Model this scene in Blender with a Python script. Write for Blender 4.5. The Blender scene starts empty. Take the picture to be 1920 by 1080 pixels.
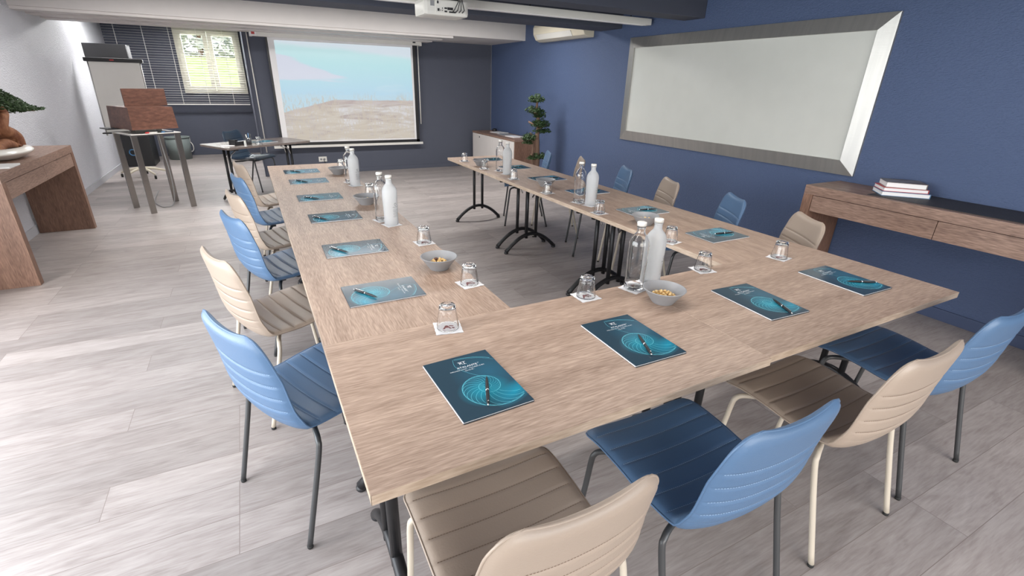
import bpy, bmesh, math, random
from mathutils import Vector, Matrix
random.seed(7)
SC = bpy.context.scene
COL = SC.collection
PI = math.pi

# ------------------------------------------------------------------ camera
CAM = dict(cx=-0.102, cy=-0.784, cz=1.538, yaw=-27.824, pitch=-23.067, roll=1.455, f=895.156, ox=952.968, oy=538.384)
def cam_axes():
    y, p, r = [math.radians(CAM[k]) for k in ('yaw', 'pitch', 'roll')]
    f = Vector((-math.sin(y)*math.cos(p), math.cos(y)*math.cos(p), math.sin(p)))
    rt = Vector((math.cos(y), math.sin(y), 0)); up = rt.cross(f)
    c, s = math.cos(r), math.sin(r)
    return c*rt+s*up, -s*rt+c*up, f
cr, cu, cf = cam_axes()
cam_data = bpy.data.cameras.new('camera')
cam = bpy.data.objects.new('camera', cam_data); COL.objects.link(cam)
M = Matrix((cr, cu, -cf)).transposed().to_4x4()
M.translation = Vector((CAM['cx'], CAM['cy'], CAM['cz']))
cam.matrix_world = M
cam_data.sensor_width = 36; cam_data.lens = CAM['f']/1920*36
cam_data.shift_x = (960-CAM['ox'])/1920; cam_data.shift_y = (CAM['oy']-540)/1920
cam_data.clip_start = 0.02; cam_data.clip_end = 300
SC.camera = cam

# ------------------------------------------------------------------ room numbers
XL, XR, YB, YA, YR, ZC = -2.22, 4.222, 8.34, 11.45, -3.2, 2.455   # left, right, screen wall, alcove wall, rear wall, ceiling
XA = 0.035                                                     # right side of the alcove
T = 0.74                                                       # table top height
TW, TD = 1.283, 0.687                                          # table length, depth

# ------------------------------------------------------------------ world, light, exposure
w = bpy.data.worlds.new('world'); SC.world = w; w.use_nodes = True
nt = w.node_tree; bg = nt.nodes['Background']
sky = nt.nodes.new('ShaderNodeTexSky'); sky.sky_type = 'NISHITA'; sky.sun_disc = False
sky.sun_elevation = math.radians(38); sky.sun_rotation = math.radians(200); sky.air_density = 1.3; sky.dust_density = 3.0
mixw = nt.nodes.new('ShaderNodeMix'); mixw.data_type = 'RGBA'; mixw.inputs[0].default_value = 0.75
nt.links.new(sky.outputs[0], mixw.inputs[6]); mixw.inputs[7].default_value = (0.9, 0.95, 1.0, 1)
nt.links.new(mixw.outputs[2], bg.inputs[0]); bg.inputs[1].default_value = 0.55
def area(name, loc, rot, sx, sy, power, color=(1, 1, 1), spread=180):
    l = bpy.data.lights.new(name, 'AREA'); l.shape = 'RECTANGLE'; l.size = sx; l.size_y = sy
    l.energy = power; l.color = color; l.spread = math.radians(spread)
    o = bpy.data.objects.new(name, l); COL.objects.link(o); o.location = loc; o.rotation_euler = rot
    return o
# daylight through the tall glazing of the left wall, the rear windows and the alcove window
area('daylight_left', (XL-0.10, 0.9, 1.12), (0, -PI/2, 0), 2.0, 4.4, 118, (0.93, 0.965, 1.0))
area('daylight_rear', (1.2, YR-0.10, 1.35), (PI/2, 0, 0), 5.0, 1.8, 62, (0.93, 0.96, 1.0))
area('daylight_alcove', (-0.6, YA+1.1, 3.3), (math.radians(-58), 0, 0), 3.0, 1.8, 650, (0.95, 0.98, 1.0))
area('daylight_alcove_side', (0.80, YA+1.4, 1.95), (math.radians(-90), 0, math.radians(-32)), 1.3, 1.3, 480, (0.96, 0.98, 1.0))
# fill strip under the visible bar, plus two added strips out of view
for i, (y, p) in enumerate(((4.02, 7), (0.9, 26), (-1.9, 16))):
    area('strip_fill_%d' % i, (0.9, y, 2.17), (0, 0, 0), 4.6, 0.10, p, (1.0, 0.97, 0.93))
area('strip_fill_back', (1.0, 5.75, 2.42), (0, 0, 0), 5.0, 0.3, 78, (1.0, 0.98, 0.95))  # added fill hidden behind the beam, brightens the back of the room
area('alcove_fill', (-1.1, 9.6, 2.43), (0, 0, 0), 1.9, 0.5, 42, (1.0, 0.99, 0.97))  # added fill hidden by the bulkhead, brightens the dark alcove
SC.view_settings.view_transform = 'Standard'; SC.view_settings.look = 'None'
SC.view_settings.gamma = 1; SC.view_settings.use_curve_mapping = False
SC.view_settings.exposure = 0.75
SC.render.film_transparent = False

# ------------------------------------------------------------------ materials
MATS = {}
def mat(name, color, rough=0.5, metal=0.0, bump=None, var=None, **kw):
    """bump=(scale, strength[, stretch xyz]); var=(scale, amount, colour2[, stretch])"""
    if name in MATS: return MATS[name]
    m = bpy.data.materials.new(name); m.use_nodes = True; n = m.node_tree; b = n.nodes['Principled BSDF']
    b.inputs['Base Color'].default_value = (*color, 1); b.inputs['Roughness'].default_value = rough; b.inputs['Metallic'].default_value = metal
    for k, v in kw.items():
        b.inputs[k.replace('_', ' ')].default_value = v
    tc = n.nodes.new('ShaderNodeTexCoord')
    def noise(scale, st, detail=4):
        mp = n.nodes.new('ShaderNodeMapping'); mp.inputs['Scale'].default_value = st
        n.links.new(tc.outputs['Object'], mp.inputs[0])
        t = n.nodes.new('ShaderNodeTexNoise'); t.inputs['Scale'].default_value = scale; t.inputs['Detail'].default_value = detail
        n.links.new(mp.outputs[0], t.inputs['Vector']); return t
    v = var or (6.0, 0.08, tuple(c*0.85 for c in color))
    t = noise(v[0], v[3] if len(v) > 3 else (1, 1, 1))
    mx = n.nodes.new('ShaderNodeMix'); mx.data_type = 'RGBA'
    mx.inputs[6].default_value = (*color, 1); mx.inputs[7].default_value = (*v[2], 1)
    mr = n.nodes.new('ShaderNodeMapRange'); mr.inputs[1].default_value = 0.35; mr.inputs[2].default_value = 0.65
    mr.inputs[4].default_value = min(1, v[1]*2 if v[1] < .5 else 1)
    n.links.new(t.outputs[0], mr.inputs[0]); n.links.new(mr.outputs[0], mx.inputs[0]); n.links.new(mx.outputs[2], b.inputs['Base Color'])
    if bump:
        t2 = noise(bump[0], bump[2] if len(bump) > 2 else (1, 1, 1), 5)
        bp = n.nodes.new('ShaderNodeBump'); bp.inputs['Strength'].default_value = bump[1]; bp.inputs['Distance'].default_value = 0.01
        n.links.new(t2.outputs[0], bp.inputs['Height']); n.links.new(bp.outputs[0], b.inputs['Normal'])
    MATS[name] = m; return m
def ramp(n, pts):
    r = n.nodes.new('ShaderNodeValToRGB'); e = r.color_ramp.elements
    e[0].position, e[0].color = pts[0][0], (*pts[0][1], 1); e[1].position, e[1].color = pts[-1][0], (*pts[-1][1], 1)
    for p, c in pts[1:-1]:
        k = e.new(p); k.color = (*c, 1)
    return r
def wood(name, dark, light, axis='X', fine=60, rough=0.45, bump=0.15):
    """oak-like laminate with the grain along one object axis"""
    if name in MATS: return MATS[name]
    m = bpy.data.materials.new(name); m.use_nodes = True; n = m.node_tree; b = n.nodes['Principled BSDF']; L = n.links.new
    tc = n.nodes.new('ShaderNodeTexCoord')
    def st(a, c): return {'X': (a, c, c), 'Y': (c, a, c), 'Z': (c, c, a)}[axis]
    outs = []
    for sc_, a, c, d in ((1.0, 1.1, 14, 6), (1.0, 16.0, fine*3.2, 5), (1.0, 0.5, 4, 3)):
        mp = n.nodes.new('ShaderNodeMapping'); mp.inputs['Scale'].default_value = st(a, c); L(tc.outputs['Object'], mp.inputs[0])
        t = n.nodes.new('ShaderNodeTexNoise'); t.inputs['Scale'].default_value = sc_; t.inputs['Detail'].default_value = d; t.inputs['Distortion'].default_value = 0.25
        L(mp.outputs[0], t.inputs['Vector']); outs.append(t.outputs[0])
    a1 = n.nodes.new('ShaderNodeMath'); a1.operation = 'MULTIPLY_ADD'; a1.inputs[1].default_value = 0.62; L(outs[1], a1.inputs[0])
    a0 = n.nodes.new('ShaderNodeMath'); a0.operation = 'MULTIPLY'; a0.inputs[1].default_value = 0.38; L(outs[0], a0.inputs[0]); L(a0.outputs[0], a1.inputs[2])
    a2 = n.nodes.new('ShaderNodeMath'); a2.operation = 'MULTIPLY_ADD'; a2.inputs[1].default_value = 0.2; L(outs[2], a2.inputs[0]); L(a1.outputs[0], a2.inputs[2])
    r = ramp(n, [(0.42, dark), (0.6, tuple((x+y)/2 for x, y in zip(dark, light))), (0.76, light)])
    L(a2.outputs[0], r.inputs[0]); L(r.outputs[0], b.inputs['Base Color']); b.inputs['Roughness'].default_value = rough
    bp = n.nodes.new('ShaderNodeBump'); bp.inputs['Strength'].default_value = bump; bp.inputs['Distance'].default_value = 0.003
    L(outs[1], bp.inputs['Height']); L(bp.outputs[0], b.inputs['Normal'])
    MATS[name] = m; return m
def floor_mat():
    m = bpy.data.materials.new('floor_planks'); m.use_nodes = True; n = m.node_tree; b = n.nodes['Principled BSDF']; L = n.links.new
    tc = n.nodes.new('ShaderNodeTexCoord')
    mp = n.nodes.new('ShaderNodeMapping'); mp.inputs['Location'].default_value = (0.37, 0.075, 0); L(tc.outputs['Object'], mp.inputs[0])
    br = n.nodes.new('ShaderNodeTexBrick'); br.inputs['Scale'].default_value = 1; br.offset = 0.38; br.offset_frequency = 3; br.squash = 1
    br.inputs['Brick Width'].default_value = 1.22; br.inputs['Row Height'].default_value = 0.187; br.inputs['Mortar Size'].default_value = 0.0014
    br.inputs['Mortar Smooth'].default_value = 0.3
    br.inputs['Color1'].default_value = (0, 0, 0, 1); br.inputs['Color2'].default_value = (1, 1, 1, 1); br.inputs['Mortar'].default_value = (0.5, 0.5, 0.5, 1)
    L(mp.outputs[0], br.inputs['Vector'])
    # grain shifted by plank
    sc1 = n.nodes.new('ShaderNodeVectorMath'); sc1.operation = 'SCALE'; sc1.inputs['Scale'].default_value = 7.0; L(br.outputs['Color'], sc1.inputs[0])
    ad = n.nodes.new('ShaderNodeVectorMath'); ad.operation = 'ADD'; L(mp.outputs[0], ad.inputs[0]); L(sc1.outputs[0], ad.inputs[1])
    def nz(st, d, dist):
        m2 = n.nodes.new('ShaderNodeMapping'); m2.inputs['Scale'].default_value = st; L(ad.outputs[0], m2.inputs[0])
        t = n.nodes.new('ShaderNodeTexNoise'); t.inputs['Scale'].default_value = 1; t.inputs['Detail'].default_value = d; t.inputs['Distortion'].default_value = dist
        L(m2.outputs[0], t.inputs['Vector']); return t.outputs[0]
    g1 = nz((1.9, 9, 1), 7, 2.4); g2 = nz((11, 120, 1), 5, 0.5)
    mm = n.nodes.new('ShaderNodeMath'); mm.operation = 'MULTIPLY_ADD'; mm.inputs[1].default_value = 0.45; L(g2, mm.inputs[0])
    m0 = n.nodes.new('ShaderNodeMath'); m0.operation = 'MULTIPLY'; m0.inputs[1].default_value = 0.55; L(g1, m0.inputs[0]); L(m0.outputs[0], mm.inputs[2])
    r = ramp(n, [(0.28, (0.235, 0.200, 0.188)), (0.5, (0.345, 0.306, 0.292)), (0.72, (0.43, 0.392, 0.378))])
    L(mm.outputs[0], r.inputs[0])
    hs = n.nodes.new('ShaderNodeHueSaturation'); L(r.outputs[0], hs.inputs['Color'])
    mr = n.nodes.new('ShaderNodeMapRange'); mr.inputs[3].default_value = 0.84; mr.inputs[4].default_value = 1.12; L(br.outputs['Color'], mr.inputs[0]); L(mr.outputs[0], hs.inputs['Value'])
    mx = n.nodes.new('ShaderNodeMix'); mx.data_type = 'RGBA'; L(br.outputs['Fac'], mx.inputs[0]); L(hs.outputs[0], mx.inputs[6]); mx.inputs[7].default_value = (0.21, 0.175, 0.16, 1)
    L(mx.outputs[2], b.inputs['Base Color']); b.inputs['Roughness'].default_value = 0.42
    bp = n.nodes.new('ShaderNodeBump'); bp.inputs['Strength'].default_value = 0.12; bp.inputs['Distance'].default_value = 0.004; L(mm.outputs[0], bp.inputs['Height']); L(bp.outputs[0], b.inputs['Normal'])
    return m
def screen_mat():
    """the projected seaside picture: sky, pale cloud, flat sea, brown beach with reeds (object coords, x 0..1 across, z 0..1 up)"""
    m = bpy.data.materials.new('projected_picture'); m.use_nodes = True; n = m.node_tree; b = n.nodes['Principled BSDF']; L = n.links.new
    tc = n.nodes.new('ShaderNodeTexCoord'); sp = n.nodes.new('ShaderNodeSeparateXYZ'); L(tc.outputs['UV'], sp.inputs[0])
    def nz(st, d=4, dist=0.0, off=(0, 0, 0)):
        mp = n.nodes.new('ShaderNodeMapping'); mp.inputs['Scale'].default_value = st; mp.inputs['Location'].default_value = off; L(tc.outputs['UV'], mp.inputs[0])
        t = n.nodes.new('ShaderNodeTexNoise'); t.inputs['Scale'].default_value = 1; t.inputs['Detail'].default_value = d; t.inputs['Distortion'].default_value = dist
        L(mp.outputs[0], t.inputs['Vector']); return t.outputs[0]
    def math_(op, a, c, dd=None):
        q = n.nodes.new('ShaderNodeMath'); q.operation = op
        for i, v in enumerate((a, c, dd)):
            if v is None: continue
            if isinstance(v, (int, float)): q.inputs[i].default_value = v
            else: L(v, q.inputs[i])
        return q.outputs[0]
    def mixc(f, a, c):
        q = n.nodes.new('ShaderNodeMix'); q.data_type = 'RGBA'
        L(f, q.inputs[0])
        for i, v in ((6, a), (7, c)):
            if isinstance(v, tuple): q.inputs[i].default_value = (*v, 1)
            else: L(v, q.inputs[i])
        return q.outputs[2]
    X, Y = sp.outputs[0], sp.outputs[1]
    def step(v, lo, hi):
        q = n.nodes.new('ShaderNodeMapRange'); q.inputs[1].default_value = lo; q.inputs[2].default_value = hi; L(v, q.inputs[0]); return q.outputs[0]
    skyc = ramp(n, [(0.0, (0.33, 0.55, 0.72)), (0.45, (0.36, 0.6, 0.78)), (0.8, (0.42, 0.72, 0.77)), (1.0, (0.55, 0.78, 0.8))]); L(Y, skyc.inputs[0])
    n1 = nz((1.2, 4.5, 1), 5, 0.6)
    # top-right white cloud band and the left pale pink cloud
    topband = step(math_('ADD', math_('MULTIPLY_ADD', X, 0.10, Y), math_('MULTIPLY', n1, 0.12)), 1.02, 1.07)
    dx = math_('MULTIPLY', math_('SUBTRACT', X, 0.08), 1.0)
    tri = math_('SUBTRACT', 0.10, math_('ADD', math_('ABSOLUTE', math_('SUBTRACT', math_('MULTIPLY_ADD', X, 0.18, Y), 0.755), 0), math_('MULTIPLY', dx, 0.22)))
    cl = step(math_('ADD', tri, math_('MULTIPLY', math_('SUBTRACT', n1, 0.5), 0.34)), -0.006, 0.014)
    c = mixc(topband, skyc.outputs[0], (0.66, 0.75, 0.83))
    c = mixc(cl, c, (0.60, 0.64, 0.76))
    wisps = step(nz((2.5, 9, 1), 6, 0.8, (1, 3, 0)), 0.56, 0.74); c = mixc(math_('MULTIPLY', wisps, 0.45), c, (0.58, 0.72, 0.80))
    sea = step(Y, 0.488, 0.478)
    c = mixc(sea, c, (0.40, 0.62, 0.75))
    # beach, its edge rising to the right
    edge = math_('ADD', math_('MULTIPLY_ADD', math_('MINIMUM', X, 0.36), 0.36, 0.285), math_('MULTIPLY', nz((5, 1, 1), 4, 0, (3, 0, 0)), 0.03))
    bch = step(math_('SUBTRACT', edge, Y), -0.003, 0.006)
    nb = nz((4, 15, 1), 7, 1.5); rb = ramp(n, [(0.36, (0.34, 0.27, 0.26)), (0.5, (0.50, 0.46, 0.43)), (0.62, (0.60, 0.60, 0.63))]); L(nb, rb.inputs[0])
    strip = step(math_('SUBTRACT', edge, Y), 0.07, 0.035)
    bc = mixc(math_('MULTIPLY', strip, 0.6), rb.outputs[0], (0.40, 0.31, 0.30))
    c = mixc(bch, c, bc)
    # reeds: vertical streaks, dense low and right
    rd = nz((85, 13, 1), 5, 1.6, (2, 1, 0)); clump = nz((6, 1.5, 1), 2, 0, (5, 2, 0)); dens = math_('ADD', math_('MULTIPLY', math_('SUBTRACT', clump, 0.5), 0.5), math_('MULTIPLY_ADD', X, 0.10, math_('MULTIPLY', math_('SUBTRACT', 0.48, Y), 0.30)))
    rf = step(math_('ADD', rd, dens), 0.55, 0.66); lim = step(Y, 0.53, 0.42)
    c = mixc(math_('MULTIPLY', math_('MULTIPLY', rf, lim), 0.8), c, (0.50, 0.43, 0.33))
    L(c, b.inputs['Emission Color']); b.inputs['Emission Strength'].default_value = 0.50
    b.inputs['Base Color'].default_value = (0.18, 0.18, 0.18, 1); b.inputs['Roughness'].default_value = 0.9
    return m
def cover_mat():
    """printed teal cover with the glow of the shell and a paler sweep (object coords, metres)"""
    m = bpy.data.materials.new('notebook_cover_print'); m.use_nodes = True; n = m.node_tree; b = n.nodes['Principled BSDF']; L = n.links.new
    tc = n.nodes.new('ShaderNodeTexCoord')
    def blob(cx, cy, sx, sy, rot=0):
        mp = n.nodes.new('ShaderNodeMapping'); mp.vector_type = 'TEXTURE'; mp.inputs['Location'].default_value = (cx, cy, 0)
        mp.inputs['Scale'].default_value = (sx, sy, 1); mp.inputs['Rotation'].default_value = (0, 0, rot); L(tc.outputs['Object'], mp.inputs[0])
        g = n.nodes.new('ShaderNodeTexGradient'); g.gradient_type = 'SPHERICAL'; L(mp.outputs[0], g.inputs[0]); return g.outputs[1]
    base = (0.030, 0.058, 0.082, 1)
    last = None
    for (args, col, amt) in (((0.06, 0.03, 0.12, 0.13), (0.03, 0.11, 0.17, 1), 1.0), ((0.01, -0.05, 0.085, 0.075), (0.02, 0.30, 0.42, 1), 1.0), ((0.08, -0.09, 0.09, 0.04, 0.5), (0.02, 0.27, 0.40, 1), 1.0)):
        g = blob(*args); q = n.nodes.new('ShaderNodeMix'); q.data_type = 'RGBA'
        mu = n.nodes.new('ShaderNodeMath'); mu.operation = 'MULTIPLY'; mu.inputs[1].default_value = amt; L(g, mu.inputs[0]); L(mu.outputs[0], q.inputs[0])
        if last is None: q.inputs[6].default_value = base
        else: L(last, q.inputs[6])
        q.inputs[7].default_value = col; last = q.outputs[2]
    L(last, b.inputs['Base Color']); b.inputs['Roughness'].default_value = 0.16; b.inputs['Specular IOR Level'].default_value = 0.35
    b.inputs['Coat Roughness'].default_value = 0.2
    return m
def glass(name, rough=0.0, color=(1, 1, 1), trans=1.0, ior=1.45):
    if name in MATS: return MATS[name]
    m = bpy.data.materials.new(name); m.use_nodes = True; n = m.node_tree; b = n.nodes['Principled BSDF']
    b.inputs['Base Color'].default_value = (*color, 1); b.inputs['Roughness'].default_value = rough
    b.inputs['Transmission Weight'].default_value = trans; b.inputs['IOR'].default_value = ior
    tc = n.nodes.new('ShaderNodeTexCoord'); t = n.nodes.new('ShaderNodeTexNoise'); t.inputs['Scale'].default_value = 30
    n.links.new(tc.outputs['Object'], t.inputs['Vector']); bp = n.nodes.new('ShaderNodeBump'); bp.inputs['Strength'].default_value = 0.02; bp.inputs['Distance'].default_value = 0.002
    n.links.new(t.outputs[0], bp.inputs['Height']); n.links.new(bp.outputs[0], b.inputs['Normal'])
    MATS[name] = m; return m

TABLE = wood('oak_laminate', (0.225, 0.145, 0.102), (0.52, 0.38, 0.295), 'X', 60, 0.45, 0.35)
TEDGE = wood('oak_edge_band', (0.34, 0.25, 0.18), (0.60, 0.48, 0.38), 'X', 40, 0.5)
CONS = wood('brown_oak_veneer', (0.135, 0.078, 0.058), (0.36, 0.235, 0.18), 'Y', 50, 0.45)
CONSV = wood('brown_oak_veneer_upright', (0.115, 0.058, 0.038), (0.29, 0.165, 0.115), 'Z', 50, 0.5)
LECT = wood('walnut_veneer', (0.06, 0.024, 0.016), (0.16, 0.070, 0.046), 'X', 14, 0.4)
BLUE = mat('blue_leatherette', (0.078, 0.148, 0.262), 0.40, bump=(220, 0.06), var=(3, 0.1, (0.068, 0.130, 0.238)))
NAVY = mat('navy_leatherette', (0.018, 0.035, 0.062), 0.35, bump=(220, 0.06))
CREAM = mat('cream_leatherette', (0.345, 0.275, 0.222), 0.40, bump=(220, 0.06), var=(3, 0.1, (0.32, 0.25, 0.20)))
BLUEST = mat('blue_thread', (0.30, 0.42, 0.58), 0.7)
CREAMST = mat('brown_thread', (0.20, 0.14, 0.105), 0.7)
GREYLEG = mat('dark_grey_metal', (0.075, 0.077, 0.08), 0.38, 0.5)
CREAMLEG = mat('cream_painted_metal', (0.52, 0.46, 0.38), 0.4)
BLACK = mat('black_metal', (0.018, 0.018, 0.02), 0.38, 0.3)
PLASTIC = mat('black_plastic', (0.015, 0.015, 0.017), 0.45)
RUBBER = mat('black_rubber', (0.01, 0.01, 0.01), 0.7)
SATIN = mat('satin_chrome', (0.36, 0.34, 0.32), 0.25, 1.0)
CHROME = mat('chrome', (0.7, 0.7, 0.7), 0.15, 1.0)
STEEL = mat('brushed_steel', (0.50, 0.49, 0.47), 0.42, 0.85, bump=(8, 0.1, (1, 0.3, 60)), var=(2, 0.3, (0.42, 0.41, 0.40), (1, 14, 1)))
WALLB = mat('blue_wallpaper', (0.080, 0.117, 0.225), 0.55, bump=(110, 0.9, (1, .5, 1.6)), var=(2, 0.1, (0.073, 0.107, 0.206)))
WALLD = mat('charcoal_wall_paint', (0.082, 0.090, 0.122), 0.8, bump=(120, 0.2))
WALLL = mat('lilac_grey_wallpaper', (0.58, 0.58, 0.62), 0.5, bump=(80, 0.9, (1, .5, 1.6)))
WHITE = mat('white_paint', (0.66, 0.62, 0.60), 0.6)
CREAMW = mat('cream_paint', (0.56, 0.54, 0.46), 0.5)
CEIL = mat('dark_ceiling_paint', (0.062, 0.068, 0.095), 0.8)
BASEW = mat('pale_baseboard', (0.45, 0.45, 0.48), 0.5)
BASEB = mat('blue_baseboard', (0.055, 0.078, 0.155), 0.45)
PAPER = mat('white_paper', (0.80, 0.79, 0.80), 0.7)
WPLAST = mat('white_plastic', (0.72, 0.70, 0.66), 0.4)
CPLAST = mat('cream_plastic', (0.66, 0.60, 0.48), 0.4)
BOARD = mat('whiteboard_enamel', (0.60, 0.61, 0.58), 0.14)
CUP = mat('grey_stoneware', (0.27, 0.27, 0.28), 0.45)
CERAM = mat('white_ceramic', (0.76, 0.73, 0.68), 0.22)
NUT = mat('roasted_nut', (0.60, 0.33, 0.075), 0.45, var=(60, 0.5, (0.75, 0.55, 0.27)))
RAISIN = mat('dark_raisin', (0.09, 0.035, 0.02), 0.5)
BARK = mat('bark', (0.16, 0.055, 0.025), 0.8, bump=(30, 1.0, (1, 1, .3)), var=(14, 0.5, (0.30, 0.13, 0.06)))
TRUNK = mat('pale_bark', (0.22, 0.135, 0.095), 0.8, bump=(30, 0.8))
LEAF = mat('dark_leaf', (0.018, 0.042, 0.012), 0.6, var=(25, 0.5, (0.035, 0.075, 0.018)))
SOIL = mat('soil', (0.035, 0.025, 0.018), 0.9, bump=(60, 1))
RED = mat('red_mark', (0.45, 0.03, 0.03), 0.5)
MARK = mat('wine_print', (0.20, 0.05, 0.055), 0.6)
TEAL = mat('shell_line', (0.12, 0.58, 0.70), 0.4)
INK = mat('white_ink', (0.85, 0.87, 0.88), 0.5)
GREYINK = mat('grey_ink', (0.06, 0.065, 0.07), 0.6)
COVER = cover_mat()
COVERB = mat('notebook_back_cover', (0.02, 0.045, 0.07), 0.35)
GLASS = glass('clear_glass'); FROST = glass('frosted_glass', 0.42, (0.95, 0.96, 0.97), 0.80, 1.25)
PANE = mat('window_glass', (1, 1, 1), 0.0, Transmission_Weight=1.0, IOR=1.01)
LEATHER = mat('black_leather_runner', (0.028, 0.026, 0.028), 0.55, bump=(150, 0.5))
GALV = mat('grey_translucent_plastic', (0.20, 0.235, 0.23), 0.45)
FLEX = mat('grey_cable', (0.30, 0.30, 0.30), 0.5)

# ------------------------------------------------------------------ mesh builder
class B:
    def __init__(s): s.v = []; s.f = []; s.m = []; s.sm = []
    def add(s, vs, fs, mi=0, smooth=False, X=None):
        o = len(s.v)
        s.v += [tuple((X @ Vector(p)) if X is not None else p) for p in vs]
        for f in fs:
            s.f.append([o+i for i in f]); s.m.append(mi); s.sm.append(smooth)
        return s
    def box(s, c, d, mi=0, bev=0.0, X=None, rz=0.0):
        bm = bmesh.new(); bmesh.ops.create_cube(bm, size=1)
        for q in bm.verts: q.co = Vector((q.co.x*d[0], q.co.y*d[1], q.co.z*d[2]))
        if bev > 0: bmesh.ops.bevel(bm, geom=list(bm.edges), offset=bev, segments=2, profile=0.7, affect='EDGES')
        R = Matrix.Translation(Vector(c)) @ Matrix.Rotation(rz, 4, 'Z')
        if X is not None: R = X @ R
        bm.verts.index_update()
        s.add([tuple(R @ q.co) for q in bm.verts], [[q.index for q in f.verts] for f in bm.faces], mi, False); bm.free(); return s
    def b2(s, lo, hi, mi=0, bev=0.0): return s.box([(a+b)/2 for a, b in zip(lo, hi)], [abs(b-a) for a, b in zip(lo, hi)], mi, bev)
    def lathe(s, prof, seg=32, mi=0, c=(0, 0, 0), sx=1, sy=1, mod=None, closed=False, smooth=True):
        vs = []; fs = []
        for (r, z) in prof:
            for k in range(seg):
                a = 2*PI*k/seg; rr = r*(mod(a, r, z) if mod else 1)
                vs.append((c[0]+rr*math.cos(a)*sx, c[1]+rr*math.sin(a)*sy, c[2]+z))
        n = len(prof)
        for i in range(n-1):
            for k in range(seg):
                k2 = (k+1) % seg; fs.append((i*seg+k, i*seg+k2, (i+1)*seg+k2, (i+1)*seg+k))
        if closed:
            for k in range(seg):
                k2 = (k+1) % seg; fs.append(((n-1)*seg+k, (n-1)*seg+k2, k2, k))
        else:
            if prof[0][0] > 0: fs.append(tuple(reversed(range(seg))))
            if prof[-1][0] > 0: fs.append(tuple((n-1)*seg+k for k in range(seg)))
        return s.add(vs, fs, mi, smooth)
    def tube(s, pts, r, mi=0, seg=10, cap=True, sx=1.0, smooth=True):
        pts = [Vector(p) for p in pts]; n = len(pts); vs = []; fs = []
        rr = r if isinstance(r, (list, tuple)) else [r]*n
        up = None
        for i, p in enumerate(pts):
            t = (pts[min(i+1, n-1)]-pts[max(i-1, 0)]).normalized()
            if up is None:
                up = Vector((0, 0, 1)) if abs(t.z) < 0.9 else Vector((1, 0, 0))
            a = t.cross(up)
            if a.length < 1e-4: a = t.cross(Vector((0, 1, 0)))
            a.normalize(); b = a.cross(t).normalized(); up = b
            for k in range(seg):
                q = 2*PI*k/seg; vs.append(tuple(p + a*math.cos(q)*rr[i]*sx + b*math.sin(q)*rr[i]))
        for i in range(n-1):
            for k in range(seg):
                k2 = (k+1) % seg; fs.append((i*seg+k, i*seg+k2, (i+1)*seg+k2, (i+1)*seg+k))
        if cap: fs.append(tuple(reversed(range(seg)))); fs.append(tuple((n-1)*seg+k for k in range(seg)))
        return s.add(vs, fs, mi, smooth)
    def cyl(s, p0, p1, r, mi=0, seg=16): return s.tube([p0, p1], r, mi, seg)
    def prism(s, poly, z0, z1, mi=0, X=None):
        n = len(poly); vs = [(x, y, z0) for x, y in poly]+[(x, y, z1) for x, y in poly]
        fs = [tuple(reversed(range(n))), tuple(range(n, 2*n))]+[(i, (i+1) % n, n+(i+1) % n, n+i) for i in range(n)]
        return s.add(vs, fs, mi, False, X)
    def strip(s, pts, wd, z, mi=0, keep=None):
        """flat ribbon printed on a surface"""
        for a, b in zip(pts[:-1], pts[1:]):
            if keep and not (keep(a) and keep(b)): continue
            d = Vector((b[0]-a[0], b[1]-a[1])); L_ = d.length
            if L_ < 1e-7: continue
            nx, ny = -d.y/L_*wd/2, d.x/L_*wd/2
            s.add([(a[0]+nx, a[1]+ny, z), (a[0]-nx, a[1]-ny, z), (b[0]-nx, b[1]-ny, z), (b[0]+nx, b[1]+ny, z)], [(0, 1, 2, 3)], mi)
        return s
    def text(s, body, size, X, mi=0, depth=0.0, spacing=1.0, width=None):
        cu_ = bpy.data.curves.new('tmp_text', 'FONT'); cu_.body = body; cu_.size = size; cu_.align_x = 'CENTER'; cu_.align_y = 'CENTER'
        cu_.extrude = depth; cu_.space_character = spacing; cu_.resolution_u = 2
        o = bpy.data.objects.new('tmp_text', cu_); COL.objects.link(o)
        bpy.context.view_layer.update()
        dg = bpy.context.evaluated_depsgraph_get(); me = o.evaluated_get(dg).to_mesh()
        vs = [tuple(q.co) for q in me.vertices]
        if width and vs:
            w0 = max(q[0] for q in vs)-min(q[0] for q in vs); k = width/w0; vs = [(q[0]*k, q[1], q[2]) for q in vs]
        s.add(vs, [list(p.vertices) for p in me.polygons], mi, False, X)
        o.evaluated_get(dg).to_mesh_clear(); COL.objects.unlink(o); bpy.data.objects.remove(o); bpy.data.curves.remove(cu_)
        return s
    def obj(s, name, mats, parent=None, loc=(0, 0, 0), rz=0.0, label=None, cat=None, group=None, kind=None, bevel=None, subsurf=0):
        me = bpy.data.meshes.new(name); me.from_pydata(s.v, [], s.f)
        if not isinstance(mats, (list, tuple)): mats = [mats]
        for m_ in mats: me.materials.append(m_)
        me.polygons.foreach_set('material_index', s.m); me.polygons.foreach_set('use_smooth', s.sm)
        me.validate(); me.update()
        o = bpy.data.objects.new(name, me); COL.objects.link(o); o.location = loc; o.rotation_euler = (0, 0, rz)
        if parent: o.parent = parent
        if bevel:
            md = o.modifiers.new('bevel', 'BEVEL'); md.width = bevel; md.segments = 2; md.limit_method = 'ANGLE'
        if subsurf:
            md = o.modifiers.new('sub', 'SUBSURF'); md.levels = subsurf; md.render_levels = subsurf
        return tag(o, label, cat, group, kind)
def tag(o, label=None, cat=None, group=None, kind=None):
    if label: o['label'] = label
    if cat: o['category'] = cat
    if group: o['group'] = group
    if kind: o['kind'] = kind
    return o
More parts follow.
